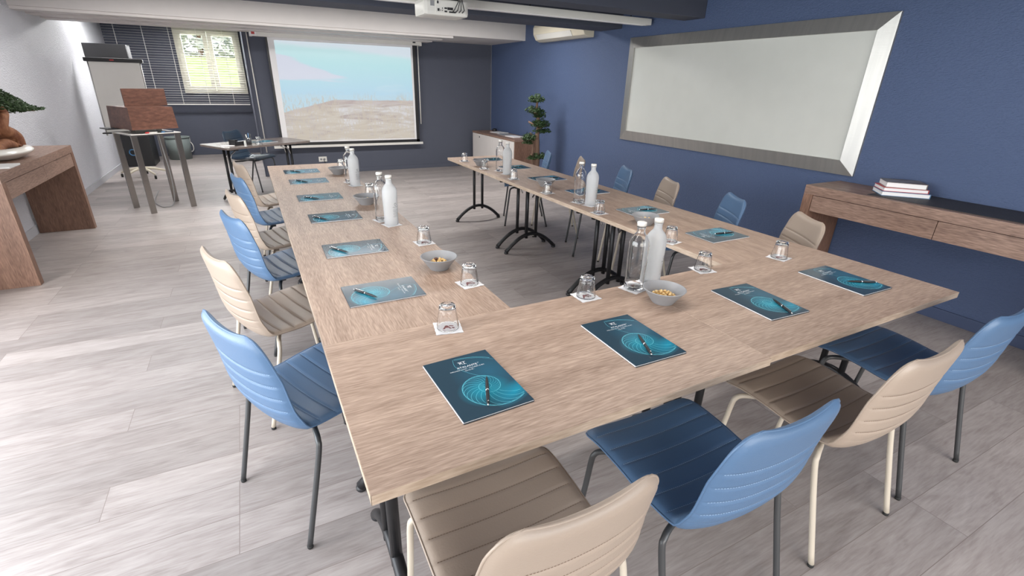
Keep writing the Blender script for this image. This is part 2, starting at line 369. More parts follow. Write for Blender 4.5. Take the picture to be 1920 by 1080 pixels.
def thing(name, loc=(0, 0, 0), rz=0.0, label=None, cat=None, group=None):
    o = bpy.data.objects.new(name, None); o.empty_display_size = 0.1; COL.objects.link(o); o.location = loc; o.rotation_euler = (0, 0, rz)
    return tag(o, label, cat, group)
def dup(root, loc, rz, label=None, group=None, parent=None):
    c = root.copy(); COL.objects.link(c); c.parent = parent
    if parent is None:
        c.location = loc; c.rotation_euler = (0, 0, rz)
        if label: c['label'] = label
        if group: c['group'] = group
    for ch in list(root.children):
        if ch.name != c.name: dup(ch, None, None, parent=c)
    return c
def struct(name, b, mats, **k): return b.obj(name, mats, kind='structure', **k)
def XF(loc=(0, 0, 0), rx=0, ry=0, rz=0):
    return Matrix.Translation(Vector(loc)) @ Matrix.Rotation(rz, 4, 'Z') @ Matrix.Rotation(ry, 4, 'Y') @ Matrix.Rotation(rx, 4, 'X')

# ------------------------------------------------------------------ the setting
struct('floor', B().b2((XL-.2, YR-.2, -.1), (XR+.2, YA+.2, 0)), floor_mat())
struct('ceiling', B().b2((XL-.2, YR-.2, ZC), (XR+.2, YA+.2, ZC+.1)), CEIL)
struct('wall_right', B().b2((XR, YR-.2, 0), (XR+.2, YB+.2, ZC)), WALLB)
struct('wall_back', B().b2((XA, YB, 0), (XR, YB+.2, ZC)), WALLD)
struct('wall_alcove_side', B().b2((XA, YB+.2, 0), (XA+.15, YA, ZC)), WALLD)
WX0, WX1, WZ0, WZ1 = -1.12, 0.005, 1.22, 2.40
wa = B(); wa.b2((XL, YA, 0), (XA+.15, YA+.2, WZ0)); wa.b2((XL, YA, WZ1), (XA+.15, YA+.2, ZC)); wa.b2((XL, YA, WZ0), (WX0, YA+.2, WZ1)); wa.b2((WX1, YA, WZ0), (XA+.15, YA+.2, WZ1))
struct('wall_alcove', wa, WALLD)
LY0, LY1, LZ0, LZ1 = -1.4, 3.2, 0.06, 2.18
wl = B(); wl.b2((XL-.2, LY1, 0), (XL, YA+.2, ZC)); wl.b2((XL-.2, YR-.2, 0), (XL, LY0, ZC)); wl.b2((XL-.2, LY0, LZ1), (XL, LY1, ZC)); wl.b2((XL-.2, LY0, 0), (XL, LY1, LZ0))
struct('wall_left', wl, WALLL)
RX0, RX1, RZ0, RZ1 = -1.4, 3.8, 0.4, 2.3
wr = B(); wr.b2((XL, YR-.2, 0), (XR, YR, RZ0)); wr.b2((XL, YR-.2, RZ1), (XR, YR, ZC)); wr.b2((XL, YR-.2, RZ0), (RX0, YR, RZ1)); wr.b2((RX1, YR-.2, RZ0), (XR, YR, RZ1))
struct('wall_rear', wr, WHITE)
def window(name, horiz, a0, a1, z0, z1, c, n, fw=0.06, m=WHITE, depth=.06):
    """a framed window in the plane c; horiz: spans x, else spans y"""
    b = B()
    def q(lo, hi):
        if horiz: b.b2((lo[0], c-depth/2, lo[1]), (hi[0], c+depth/2, hi[1]), 0, .004)
        else: b.b2((c-depth/2, lo[0], lo[1]), (c+depth/2, hi[0], hi[1]), 0, .004)
    q((a0, z0), (a1, z0+fw)); q((a0, z1-fw), (a1, z1)); q((a0, z0+fw), (a0+fw, z1-fw)); q((a1-fw, z0+fw), (a1, z1-fw))
    for i in range(1, n):
        x = a0+(a1-a0)*i/n; q((x-fw/2, z0+fw), (x+fw/2, z1-fw))
    root = struct(name, b, m)
    return root
window('window_2', False, LY0, LY1, LZ0, LZ1, XL-.17, 4); window('window_3', True, RX0, RX1, RZ0, RZ1, YR-.17, 4)
# alcove window: outer frame, two casements with panes, handle
wd = window('window_1', True, WX0, WX1, WZ0, WZ1, YA-.01, 1, .05, CREAMW, .12)
xm = (WX0+WX1)/2
for (a, b_) in ((WX0+.05, xm-.004), (xm+.004, WX1-.05)):
    c_ = B(); z0, z1, f = WZ0+.05, WZ1-.05, .075
    c_.b2((a, YA-.10, z0), (b_, YA-.04, z0+f), 0, .006); c_.b2((a, YA-.10, z1-f), (b_, YA-.04, z1), 0, .006)
    c_.b2((a, YA-.10, z0+f), (a+f, YA-.04, z1-f), 0, .006); c_.b2((b_-f, YA-.10, z0+f), (b_, YA-.04, z1-f), 0, .006)
    cs = c_.obj('casement', CREAMW, wd)
    B().b2((a+f, YA-.072, z0+f), (b_-f, YA-.068, z1-f)).obj('pane', PANE, cs)
B().b2((xm-.012, YA-.15, 1.72), (xm+.012, YA-.10, 1.84), 0, .004).obj('window_handle', CREAMW, wd)
# outdoors behind the alcove window
GRASS = mat('lawn_grass', (0.45, 0.52, 0.20), 0.9, bump=(20, 1), var=(3, 0.5, (0.62, 0.65, 0.34)))
gb = B(); gb.add([(-9, YA+.6, .9), (9, YA+.6, .9), (9, YA+9, 2.15), (-9, YA+9, 2.15), (9, YA+20, 2.2), (-9, YA+20, 2.2), (-9, YA+.6, -1), (9, YA+.6, -1), (9, YA+20, -1), (-9, YA+20, -1)],
       [(0, 1, 2, 3), (3, 2, 4, 5), (6, 7, 1, 0), (5, 4, 8, 9), (1, 7, 8, 4, 2), (0, 3, 5, 9, 6)])
struct('lawn_bank', gb, GRASS)
lw = B().b2((-40, -30, -.6), (XL-1.0, 14, -.5)); struct('lawn_side', lw, GRASS)
HEDGE = mat('hedge_leaf', (0.40, 0.45, 0.40), 0.9, var=(5, 0.5, (0.58, 0.62, 0.58)))
def foliage_blob(b, c, rad, n, size, mi=0, flat=0.6):
    for _ in range(n):
        while True:
            p = Vector((random.uniform(-1, 1), random.uniform(-1, 1), random.uniform(-1, 1)))
            if p.length <= 1: break
        q = Vector((c[0]+p.x*rad[0], c[1]+p.y*rad[1], c[2]+p.z*rad[2]))
        a = Vector((random.gauss(0, 1), random.gauss(0, 1), random.gauss(0, flat))).normalized(); u = a.orthogonal().normalized(); v_ = a.cross(u)
        k = size*random.uniform(.6, 1.3)
        b.add([q-a*k, q+u*k*.38+v_*k*.1, q+a*k, q-u*k*.38+v_*k*.1, q+v_*k*.16], [(0, 1, 4), (1, 2, 4), (2, 3, 4), (3, 0, 4), (3, 2, 1, 0)], mi)
for i, (x, y, h, lab) in enumerate(((-5.6, 21.5, 2.9, 'bare pale tree beyond the lawn, seen through the left window pane'), (-1.2, 21.0, 2.5, 'pale shrubby tree beyond the lawn, seen through the middle of the alcove window'), (2.6, 22.0, 2.7, 'pale tree beyond the lawn, seen in the right window pane'))):
    tr = thing('garden_tree', (x, y, 2.15), 0, lab, 'tree', 'trees beyond the lawn')
    fb = B(); foliage_blob(fb, (0, 0, h*.30), (2.0, .9, h*.42), 700, .17); fb.obj('foliage', HEDGE, tr)
    tb = B().tube([(0, 0, -.3), (.05, 0, h*.3), (-.05, 0, h*.7)], [.10, .07, .03], 0, 8)
    for k in range(16):
        a = random.uniform(0, 2*PI); z = h*random.uniform(.2, .6); L_ = random.uniform(.7, 1.4)
        tb.tube([(0, 0, z), (math.cos(a)*L_*.5, math.sin(a)*L_*.3, z+L_*.5), (math.cos(a)*L_, math.sin(a)*L_*.4, z+L_*1.1)], [.03, .018, .006], 0, 5)
    tb.obj('trunk', TRUNK, tr)

# ceiling beams, white bulkhead, soffit rails, corner trim, baseboards
struct('trim_1', B().b2((XL, YB-1.32, 2.2), (XR, YB, ZC), 0, .003), WHITE)
for i, (a, b_) in enumerate(((7.04, 7.30), (7.52, 7.80), (8.04, 8.33))):
    struct('trim_%d' % (i+2), B().b2((XL, a, 2.168), (2.95, b_, 2.2), 0, .004), WHITE)
struct('trim_5', B().b2((XL, 3.25, 2.2), (XR, 3.53, ZC), 0, .01), CEIL)
struct('trim_6', B().b2((XL, 4.55, 2.2), (XR, 4.98, ZC), 0, .01), CEIL)
struct('trim_7', B().b2((XR-.012, YB-.02, 0), (XR, YB, 2.2)), mat('grey_trim', (.16, .17, .20), .5))
struct('trim_8', B().b2((XA-.012, YB-.02, 0), (XA+.008, YB, 2.2)), CEIL)
for nm, lo, hi, m_ in (('baseboard_right', (XR-.014, YR, 0), (XR, YB, .085), BASEB), ('baseboard_left', (XL, LY1+.02, 0), (XL+.014, YA, .085), BASEW),
                       ('baseboard_back', (XA, YB-.014, 0), (XR-.014, YB, .07), WALLD), ('baseboard_alcove', (XL+.014, YA-.014, 0), (XA, YA, .10), WALLD)):
    struct(nm, B().b2(lo, hi, 0, .002), m_)

# ------------------------------------------------------------------ venetian blind in the alcove
bl = thing('venetian_blind', (0, YA-.22, 0), 0, 'white venetian blind hanging with open slats in front of the alcove window', 'blind')
B().b2((XL+.03, -.03, 2.40), (XA-.02, .03, 2.44), 0, .004).obj('head_rail', WPLAST, bl)
sb = B()
z = 1.045
while z < 2.40:
    sb.add([(XL+.04, -.0125, z), (XA-.03, -.0125, z), (XA-.03, 0, z+.003), (XL+.04, 0, z+.003), (XA-.03, .0125, z), (XL+.04, .0125, z),
            (XL+.04, -.0125, z-.0012), (XA-.03, -.0125, z-.0012), (XA-.03, .0125, z-.0012), (XL+.04, .0125, z-.0012)], [(0, 1, 2, 3), (3, 2, 4, 5), (6, 9, 8, 7), (0, 6, 7, 1), (5, 4, 8, 9)]); z += .043
sb.obj('slats', WPLAST, bl)
B().b2((XL+.04, -.014, 1.0), (XA-.03, .014, 1.02), 0, .003).obj('bottom_rail', WPLAST, bl)
for x in (-2.0, -1.58, -1.17, -.72, -.28):
    B().b2((x-.004, -.016, 1.0), (x+.004, -.014, 2.42)).obj('ladder_cord', WPLAST, bl)
B().cyl((.10, 8.25, .40), (.09, 8.29, 2.17), .008).obj('crank_rod', WPLAST, None, label='long white crank rod hanging at the wall corner beside the projection screen', cat='rod')

# ------------------------------------------------------------------ projection screen
ps = thing('projection_screen', (0, 0, 0), 0, 'white roll-down projection screen showing a beach, in front of the dark back wall', 'projection screen')
SY = 8.22
cb = B().b2((.145, SY-.05, 2.11), (2.79, SY+.05, 2.195), 0, .012); cb.b2((.125, SY-.055, 2.105), (.165, SY+.055, 2.20), 0, .006); cb.b2((2.77, SY-.055, 2.105), (2.80, SY+.055, 2.198), 0, .006)
hs = cb.obj('housing', WPLAST, ps)
lb = B().b2((.13, SY-.062, 2.115), (.225, SY-.056, 2.19), 0, .002); lb.b2((.155, SY-.0655, 2.135), (.20, SY-.062, 2.178), 1)
lb.obj('end_label', [PAPER, RED], hs)
bb = B().b2((2.64, SY-.053, 2.145), (2.69, SY-.0505, 2.165)); bb.obj('badge', PLASTIC, hs)
fx0, fx1, fz0, fz1 = .335, 2.70, .505, 2.11
fb = B(); fb.b2((fx0, SY-.002, fz0), (fx1, SY, fz1), 0)
fb.b2((2.645, SY-.003, fz0), (fx1, SY-.002, fz1), 1); fb.b2((fx0, SY-.003, fz0), (fx1, SY-.002, fz0+.045), 1); fb.b2((fx0, SY-.003, fz0), (fx0+.03, SY-.002, fz1), 1)
fb.obj('fabric', [PAPER, PLASTIC], ps)
ib = B(); ix0, ix1, iz0, iz1 = .455, 2.61, .575, 2.075
ib.add([(ix0-.01, SY-.004, iz0), (ix1, SY-.004, iz0), (ix1, SY-.004, iz1), (ix0, SY-.004, iz1)], [(0, 1, 2, 3)])
img = ib.obj('projected_picture', screen_mat(), ps)
uv = img.data.uv_layers.new(name='UVMap')
for li, c_ in zip(img.data.polygons[0].loop_indices, ((0, 0), (1, 0), (1, 1), (0, 1))): uv.data[li].uv = c_
B().b2((.22, SY-.016, .462), (2.76, SY+.012, .502), 0, .004).obj('bottom_bar', WPLAST, ps)
B().cyl((2.735, SY-.02, .82), (2.735, SY-.02, 2.12), .009).obj('pull_cord', WPLAST, ps)

# ------------------------------------------------------------------ whiteboard
wb = thing('whiteboard', (0, 0, 0), 0, 'large white writing board with wide brushed steel frame on the blue wall', 'whiteboard')
oy0, oy1, oz0, oz1, k = 1.419, 4.344, .908, 2.086, .115
fb = B(); xo, xi, xw = XR-.05, XR-.022, XR
O = [(oy0, oz0), (oy1, oz0), (oy1, oz1), (oy0, oz1)]; I = [(oy0+k, oz0+k), (oy1-k, oz0+k), (oy1-k, oz1-k), (oy0+k, oz1-k)]
vs = [(xi, *p) for p in O]+[(xo, *p) for p in I]+[(xw, *p) for p in O]+[(xw-.002, *p) for p in I]
fs = []
for i in range(4):
    j = (i+1) % 4; fs += [(i, 4+i, 4+j, j), (j, 8+j, 8+i, i), (4+i, 12+i, 12+j, 4+j), (8+i, 8+j, 12+j, 12+i)]
fb.add(vs, fs); fb.obj('frame', STEEL, wb)
B().b2((XR-.03, oy0+k, oz0+k), (XR-.012, oy1-k, oz1-k)).obj('writing_surface', BOARD, wb)

# ------------------------------------------------------------------ ceiling fittings
lt = thing('ceiling_light_bar', (0, 4.02, 0), 0, 'long white strip light housing hanging across the room under the dark ceiling', 'ceiling light')
B().b2((-1.2, -.045, 2.19), (4.17, .045, 2.255), 0, .006).obj('housing', WPLAST, lt)
B().b2((-1.1, -.03, 2.184), (4.1, .03, 2.191)).obj('diffuser', PAPER, lt)
for x in (-.6, 1.0, 2.6, 3.9): B().cyl((x, 0, 2.25), (x, 0, ZC), .006).obj('hanger', BLACK, lt)
for y, lab in ((0.9, 'added unseen housing of a fill strip overhead above the front row of tables'), (-1.9, 'added unseen housing of a fill strip overhead behind the front-row chairs')): dup(lt, (0, y, 0), 0, lab)  # copies of the bar, added out of view over the fill strips
for (x, y, w_, d_, lab) in ((1.0, 5.75, 5.1, .36, 'added unseen fill-light panel between the beams before the white bulkhead'), (-1.1, 9.6, 2.0, .56, 'added unseen fill-light panel in the window alcove')):  # invented housings above the back and alcove fill lights, out of view
    p_ = thing('fill_panel', (x, y, ZC), 0, lab, 'ceiling light')
    B().b2((-w_/2, -d_/2, -.022), (w_/2, d_/2, 0), 0, .003).obj('frame', WPLAST, p_)
pj = thing('projector', (1.555, 3.74, 2.055), 0, 'white projector with a rear socket panel and black cables, hanging from the ceiling', 'projector')
B().box((0, 0, .065), (.40, .27, .125), 0, .03).obj('body', WPLAST, pj)
pb = B().b2((-.10, -.1385, .025), (.175, -.134, .115), 0)
for (x, z, w_, h_) in ((-.075, .045, .018, .02), (-.055, .042, .006, .008), (-.04, .042, .006, .008), (-.04, .058, .006, .01), (-.01, .06, .024, .012), (-.01, .036, .024, .012), (.03, .058, .05, .02), (.03, .034, .022, .012), (.06, .034, .04, .012), (-.08, .10, .014, .02)):
    pb.b2((x-w_/2, -.1405, z-h_/2), (x+w_/2, -.1386, z+h_/2), 1)
pb.obj('socket_panel', [WPLAST, PLASTIC], pj)
B().b2((-.145, -.1375, .07), (-.11, -.1345, .11)).obj('vent', CUP, pj)
B().b2((-.08, -.10, .125), (.12, .10, .15), 0, .005).obj('mounting_plate', BLACK, pj)
B().cyl((0, 0, .15), (0, 0, ZC-2.055), .022).obj('mounting_pole', BLACK, pj)
for i in range(4):
    x0 = .05+i*.03
    B().tube([(x0, -.14, .035), (x0+.005, -.175, .05), (.09+i*.012, -.18, .11), (.07+i*.02, -.15, .19), (.03, -.04, .30), (.01+i*.004, -.02, ZC-2.055)], .004, 0, 6).obj('cable', PLASTIC, pj)
ac = thing('air_conditioner', (XR, 0, 0), 0, 'cream wall-mounted air conditioner high on the blue wall above the corner cabinet', 'air conditioner')
prof = [(0, 2.40), (-.17, 2.40), (-.205, 2.33), (-.20, 2.24), (-.155, 2.165), (-.09, 2.14), (0, 2.14)]
ab = B(); n = len(prof); ab.add([(x, 5.12, z) for x, z in prof]+[(x, 6.42, z) for x, z in prof], [tuple(range(n)), tuple(reversed(range(n, 2*n)))]+[(i, n+i, n+(i+1) % n, (i+1) % n) for i in range(n)])
ab.obj('casing', CPLAST, ac, bevel=.008)
B().add([(-.201, 5.40, 2.236), (-.201, 6.33, 2.236), (-.160, 6.33, 2.170), (-.160, 5.40, 2.170), (-.207, 5.40, 2.232), (-.207, 6.33, 2.232), (-.166, 6.33, 2.166), (-.166, 5.40, 2.166)],
        [(4, 5, 6, 7), (0, 3, 2, 1), (0, 1, 5, 4), (2, 3, 7, 6), (0, 4, 7, 3), (1, 2, 6, 5)]).obj('louvre_flap', WPLAST, ac)
B().b2((-.206, 5.20, 2.245), (-.198, 5.30, 2.262)).obj('badge', PLASTIC, ac)

# ------------------------------------------------------------------ tables
def make_table():
    t = thing('conference_table')
    tb = B(); e = .0012
    tb.b2((-TW/2+e, -TD/2+e, T-.0265), (TW/2-e, TD/2-e, T), 0, .0009)
    # edge banding: thin slabs round the board
    tb.b2((-TW/2, -TD/2, T-.0262), (TW/2, -TD/2+e, T-.0006), 1); tb.b2((-TW/2, TD/2-e, T-.0262), (TW/2, TD/2, T-.0006), 1)
    tb.b2((-TW/2, -TD/2, T-.0262), (-TW/2+e, TD/2, T-.0006), 1); tb.b2((TW/2-e, -TD/2, T-.0262), (TW/2, TD/2, T-.0006), 1)
    tb.obj('tabletop', [TABLE, TEDGE], t)
    for sx in (-1, 1):
        x = sx*(TW/2-.095)
        for sy in (-1, 1):
            B().tube([(x, sy*.052, .135), (x, sy*.052, T-.04)], .0185, 0, 14, sx=.8).obj('leg_post', BLACK, t)
        pts = []; rr = []
        for i in range(17):
            u = -1+i/8; pts.append((x, u*.275, .158*(1-abs(u)**1.9)+.018)); rr.append(.0175 if abs(u) < .97 else .02)
        ft = B().tube(pts, rr, 0, 12, sx=1.15).obj('foot', BLACK, t)
        for sy in (-1, 1): B().lathe([(.018, 0), (.0215, .006), (.0215, .016), (.014, .022)], 14, 0, (x, sy*.272, 0)).obj('foot_cap', PLASTIC, ft)
        br = B().b2((x-.03, -.22, T-.05), (x+.03, .22, T-.0265), 0, .004)
        for sy in (-1, 1): br.tube([(x, sy*.24, T-.035), (x, sy*.24, T-.075)], .018, 0, 12)
        br.obj('mounting_bracket', BLACK, t)
        B().tube([(x-sx*.005, 0, T-.20), (x-sx*.12, 0, T-.07), (x-sx*.20, 0, T-.028)], .007, 0, 8).obj('folding_strut', CHROME, t)
    return t
table0 = make_table()
H2 = TD/2
cx2 = 2.563-H2
specs = [((TW/2, H2, 0), 0, 'front-row oak conference table on the left, closest corner of the horseshoe'),
         ((TW*1.5, H2+.010, 0), 0, 'front-row oak conference table on the right, ending nearest the bare wall console'),
         ((H2, TD+TW*.5, 0), PI/2, 'left-arm oak conference table joining the front row'),
         ((H2, TD+TW*1.5, 0), PI/2, 'middle oak conference table of the left arm'),
         ((H2-.002, TD+TW*2.5, 0), PI/2, 'farthest oak conference table of the left arm, nearest the projection screen'),
         ((cx2, TD+TW*.5+.004, 0), PI/2, 'right-arm oak conference table joining the front row'),
         ((cx2, TD+TW*1.5+.004, 0), PI/2, 'middle oak conference table of the right arm, beside the whiteboard'),
         ((cx2, TD+TW*2.5+.006, 0), PI/2, 'farthest oak conference table of the right arm, nearest the corner cabinet')]
for i, (l, r, lab) in enumerate(specs):
    if i == 0:
        table0.location = l; table0.rotation_euler = (0, 0, r); tag(table0, lab, 'table', 'conference tables in a horseshoe')
    else: dup(table0, l, r, lab)

# ------------------------------------------------------------------ chairs
def smooth(a, b, x):
    t = max(0, min(1, (x-a)/(b-a))); return t*t*(3-2*t)
q_ = dict(zs=.4643, yf=.2368, zb=.4378, yb=-.1601, rb=.0617, ym=-.2541, yt=-.2829, zt=.8256, cs=.0255, cb=.0341, cm=.034, ct=.0142, wf=.2304, wb=.2246, wm=.2147, wt=.1956)
SP = [(q_['yf'], q_['zs']-.014), (q_['yf']-.012, q_['zs']-.004), (.16, q_['zs']+.002), (.06, q_['zs']*.7+q_['zb']*.3), (-.04, q_['zb']+.003), (q_['yb'], q_['zb']+.002), (q_['yb']-q_['rb']*.6, q_['zb']+.35*q_['rb']),
      (q_['yb']-q_['rb'], q_['zb']+q_['rb']), ((q_['yb']-q_['rb'])*.45+q_['ym']*.55, .55), (q_['ym'], .64), ((q_['ym']+q_['yt'])/2, .74), (q_['yt'], q_['zt'])]
def catmull(P, n):
    out = []
    for i in range(len(P)-1):
        p0 = P[max(i-1, 0)]; p1 = P[i]; p2 = P[i+1]; p3 = P[min(i+2, len(P)-1)]
        for k in range(n):
            t = k/n
            out.append(tuple(.5*((2*b)+(-a+c)*t+(2*a-5*b+4*c-d)*t*t+(-a+3*b-3*c+d)*t**3) for a, b, c, d in zip(p0, p1, p2, p3)))
    out.append(P[-1]); return out
PATH = catmull(SP, 12)
SS = [0]
for a, b in zip(PATH[:-1], PATH[1:]): SS.append(SS[-1]+math.dist(a, b))
STOT = SS[-1]
def path_at(s):
    s = max(0, min(STOT, s))
    for i in range(len(SS)-1):
        if SS[i+1] >= s:
            t = (s-SS[i])/(SS[i+1]-SS[i]+1e-12); a, b = PATH[i], PATH[i+1]
            i0, i1 = max(i-2, 0), min(i+3, len(PATH)-1); d = (PATH[i1][0]-PATH[i0][0], PATH[i1][1]-PATH[i0][1]); L_ = math.hypot(*d)
            return (a[0]+(b[0]-a[0])*t, a[1]+(b[1]-a[1])*t, d[0]/L_, d[1]/L_)
SB = SS[7*12]                                                        # arc length of the fold between seat and back
SEAT_L = [.055, .118, .181, .244, .307, .370]
BACK_L = [STOT-.128, STOT-.180, STOT-.232, STOT-.284, STOT-.336]
def interp(x, xs, ys):
    for a, b, c, d in zip(xs[:-1], xs[1:], ys[:-1], ys[1:]):
        if x <= b: t = max(0, (x-a)/(b-a)); return c+(d-c)*t
    return ys[-1]
KX = [0, SB, SB+.5*(STOT-SB), STOT]
def half_w(s):
    w0 = interp(s, KX, [q_['wf'], q_['wb'], q_['wm'], q_['wt']])
    w0 -= .0638*(1-math.sqrt(max(0, 1-(max(0, s-(STOT-.0766))/.0766)**2)))
    w0 -= .028*(1-math.sqrt(max(0, 1-max(0, 1-s/.035)**2)))
    return w0
def shell_pt(u, s, side):
    """side +1 = the side one sits against, -1 = outside"""
    dip = .0114*(1-u*u)*smooth(SB+.22, STOT, s)                      # the top edge dips in the middle
    s2 = s-dip
    y, z, ty, tz = path_at(s2)
    nx, nz = -tz, ty                                              # points to the sitter: rotate the tangent
    n_ = (nx, nz) if (nz < 0) == (False) else (-nx, -nz)
    # tangent runs backwards then up; sitter side = up on the seat, forward on the back
    n_ = (tz, -ty)
    if n_[1] < 0 and s < SB: n_ = (-n_[0], -n_[1])
    curl = interp(s, [0, SB-.12, SB, KX[2], STOT], [q_['cs']*.4, q_['cs'], q_['cb'], q_['cm'], q_['ct']])*(abs(u)**2.2)
    th = .017*math.sqrt(max(0, 1-abs(u)**7))*math.sqrt(max(0, 1-max(0, 1-s/.02)**2))*math.sqrt(max(0, 1-max(0, 1-(STOT-s)/.03)**2))
    q = 0
    for L_ in SEAT_L+BACK_L:
        q += math.exp(-((s-L_)/.0055)**2)
    fade = 1-smooth(.86, .99, abs(u))
    th -= .0038*q*fade*(1 if side > 0 or s > SB else .0)
    puff = 0
    off = curl + side*(th+puff)
    return (u*half_w(s), y+n_[0]*off, z+n_[1]*off)
def shell(s0, s1, ns, nu=20, skip_end=None):
    b = B(); us = [math.sin(PI/2*(-1+2*i/nu))*.55+(-1+2*i/nu)*.45 for i in range(nu+1)]
    base = sorted(set([s0+(s1-s0)*i/ns for i in range(ns+1)]+[L_+d for L_ in SEAT_L+BACK_L for d in (-.011, -.006, -.003, 0, .003, .006, .011) if s0 < L_+d < s1]
                  + [s for s in (.002, .006, .012, STOT-.002, STOT-.007, STOT-.015, STOT-.03, STOT-.05) if s0 < s < s1]))
    for side in (1, -1):
        vs = [shell_pt(u, s, side) for s in base for u in us]; W_ = nu+1
        fs = []
        for i in range(len(base)-1):
            for j in range(nu):
                f = (i*W_+j, i*W_+j+1, (i+1)*W_+j+1, (i+1)*W_+j); fs.append(f if side < 0 else tuple(reversed(f)))
        b.add(vs, fs, 0, True)
    return b
def leg_path(sx, rear):
    if rear: P = [(sx*.10, -.09, .412), (sx*.17, -.125, .416), (sx*.212, -.142, .418), (sx*.234, -.152, .409), (sx*.243, -.158, .385), (sx*.244, -.182, .28), (sx*.245, -.249, .012)]
    else: P = [(sx*.10, .10, .428), (sx*.165, .145, .436), (sx*.205, .172, .435), (sx*.220, .184, .420), (sx*.225, .190, .39), (sx*.227, .202, .28), (sx*.232, .234, .012)]
    return catmull(P, 5)
def make_chair(leather, thread, legm):
    t = thing('dining_chair' if 0 else 'meeting_chair')
    shell(0, SB, 26).obj('seat', leather, t)
    shell(SB, STOT, 30).obj('backrest', leather, t)
    # piping right round the shell edge
    loop = [shell_pt(-1, .01+(STOT-.02)*i/60, 0) for i in range(61)]
    top = [shell_pt(-1+2*i/24, STOT-.001, 0) for i in range(1, 24)]
    loop2 = [shell_pt(1, .01+(STOT-.02)*(60-i)/60, 0) for i in range(61)]
    fr = [shell_pt(1-2*i/24, .001, 0) for i in range(1, 24)]
    pts = loop+top+loop2+fr+[loop[0]]
    B().tube(pts, .0030, 0, 6, cap=False).obj('piping', leather, t)
    st = B()
    for L_ in SEAT_L+BACK_L:
        for side in (1, -1):
            if side < 0 and L_ < SB: continue
            n = 54
            for i in range(n):
                if i % 1: continue
                u0 = -.93+1.86*i/n; u1 = u0+1.86/n*.62
                a = Vector(shell_pt(u0, L_, side)); b_ = Vector(shell_pt(u1, L_, side))
                y, z, ty, tz = path_at(L_); nn = Vector((0, tz, -ty))
                if L_ < SB and nn.z < 0: nn = -nn
                nn = nn*side*.0010; tt = Vector((0, ty, tz))*.0007
                st.add([a-tt+nn*.2, a+tt+nn*.2, b_+tt+nn*.2, b_-tt+nn*.2, a-tt+nn, a+tt+nn, b_+tt+nn, b_-tt+nn], [(4, 5, 6, 7), (0, 3, 2, 1), (0, 1, 5, 4), (1, 2, 6, 5), (2, 3, 7, 6), (3, 0, 4, 7)])
    st.obj('stitching', thread, t)
    for sx in (-1, 1):
        for rear in (True, False):
            P = leg_path(sx, rear); lg = B().tube(P, .0098, 0, 12).obj('leg', legm, t)
            e = P[-1]; B().lathe([(.0095, 0), (.0105, .002), (.0105, .013)], 12, 0, (e[0], e[1], 0)).obj('foot_cap', RUBBER, lg)
    sf = B().b2((-.12, -.11, .405), (.12, -.07, .422), 0, .003); sf.b2((-.12, .08, .415), (.12, .12, .432), 0, .003); sf.b2((-.02, -.09, .408), (.02, .1, .42))
    sf.obj('seat_frame', legm, t)
    return t
CH = {}
def chair(kind, x, y, deg, label, group):
    """deg: direction the sitter faces, measured from +Y towards +X"""
    rz = -math.radians(deg)
    if kind not in CH:
        CH[kind] = make_chair(*{'blue': (BLUE, BLUEST, GREYLEG), 'cream': (CREAM, CREAMST, CREAMLEG), 'navy': (NAVY, GREYLEG, GREYLEG)}[kind])
        o = CH[kind]; o.location = (x, y, 0); o.rotation_euler = (0, 0, rz); tag(o, label, 'chair', group)
    else: dup(CH[kind], (x, y, 0), rz, label, group)
gF, gL, gR = 'chairs along the front row', 'chairs along the left arm', 'chairs along the right arm'
chair('cream', .345, -.003, 0, 'cream leatherette chair cut off by the bottom edge, at the near table corner', gF)
chair('blue', .9587, -.015, .3, 'blue leatherette chair between two cream chairs at the front row of tables', gF)
chair('cream', 1.651, -.003, -.5, 'cream leatherette chair between two blue chairs at the front row', gF)
chair('blue', 2.275, 0.02, 0, 'blue leatherette chair at the end of the front row, beside the right wall', gF)
chair('blue', -.0245, .920, 64.9, 'blue chair with white-edged top, nearest seat along the left arm, turned to the corner', gL)
chair('cream', -.075, 1.65, 70, 'cream chair directly behind the nearest blue chair of the left arm', gL)
chair('blue', -.02, 2.355, 71, 'pale-lit blue chair third from the front along the left arm', gL)
chair('cream', -.01, 2.965, 75, 'cream chair fourth from the front along the left arm', gL)
chair('blue', .01, 3.63, 76, 'blue chair farthest back along the left arm but one', gL)
chair('cream', .02, 4.305, 76, 'farthest cream chair of the left arm, in front of the presenter table', gL)
chair('cream', 2.66, 1.05, -58, 'cream chair in front of the right-hand wall console', gR)
chair('blue', 2.74, 1.65, -59, 'blue chair of the right arm nearest the wall console, between two cream chairs', gR)
chair('cream', 2.76, 2.30, -65, 'cream chair in the middle of the right arm below the whiteboard', gR)
chair('blue', 2.82, 2.94, -65, 'blue chair of the right arm below the left end of the whiteboard', gR)
chair('cream', 2.79, 3.64, -62, 'farthest cream chair of the right arm, seen edge-on', gR)
chair('blue', 2.70, 4.17, -65, 'farthest blue chair of the right arm, beside the potted tree', gR)
chair('navy', -.13, 7.32, 125, 'dark navy chair standing behind the presenter table', 'presenter chair')
CH['navy'].pop('group', None) if hasattr(CH['navy'], 'pop') else None

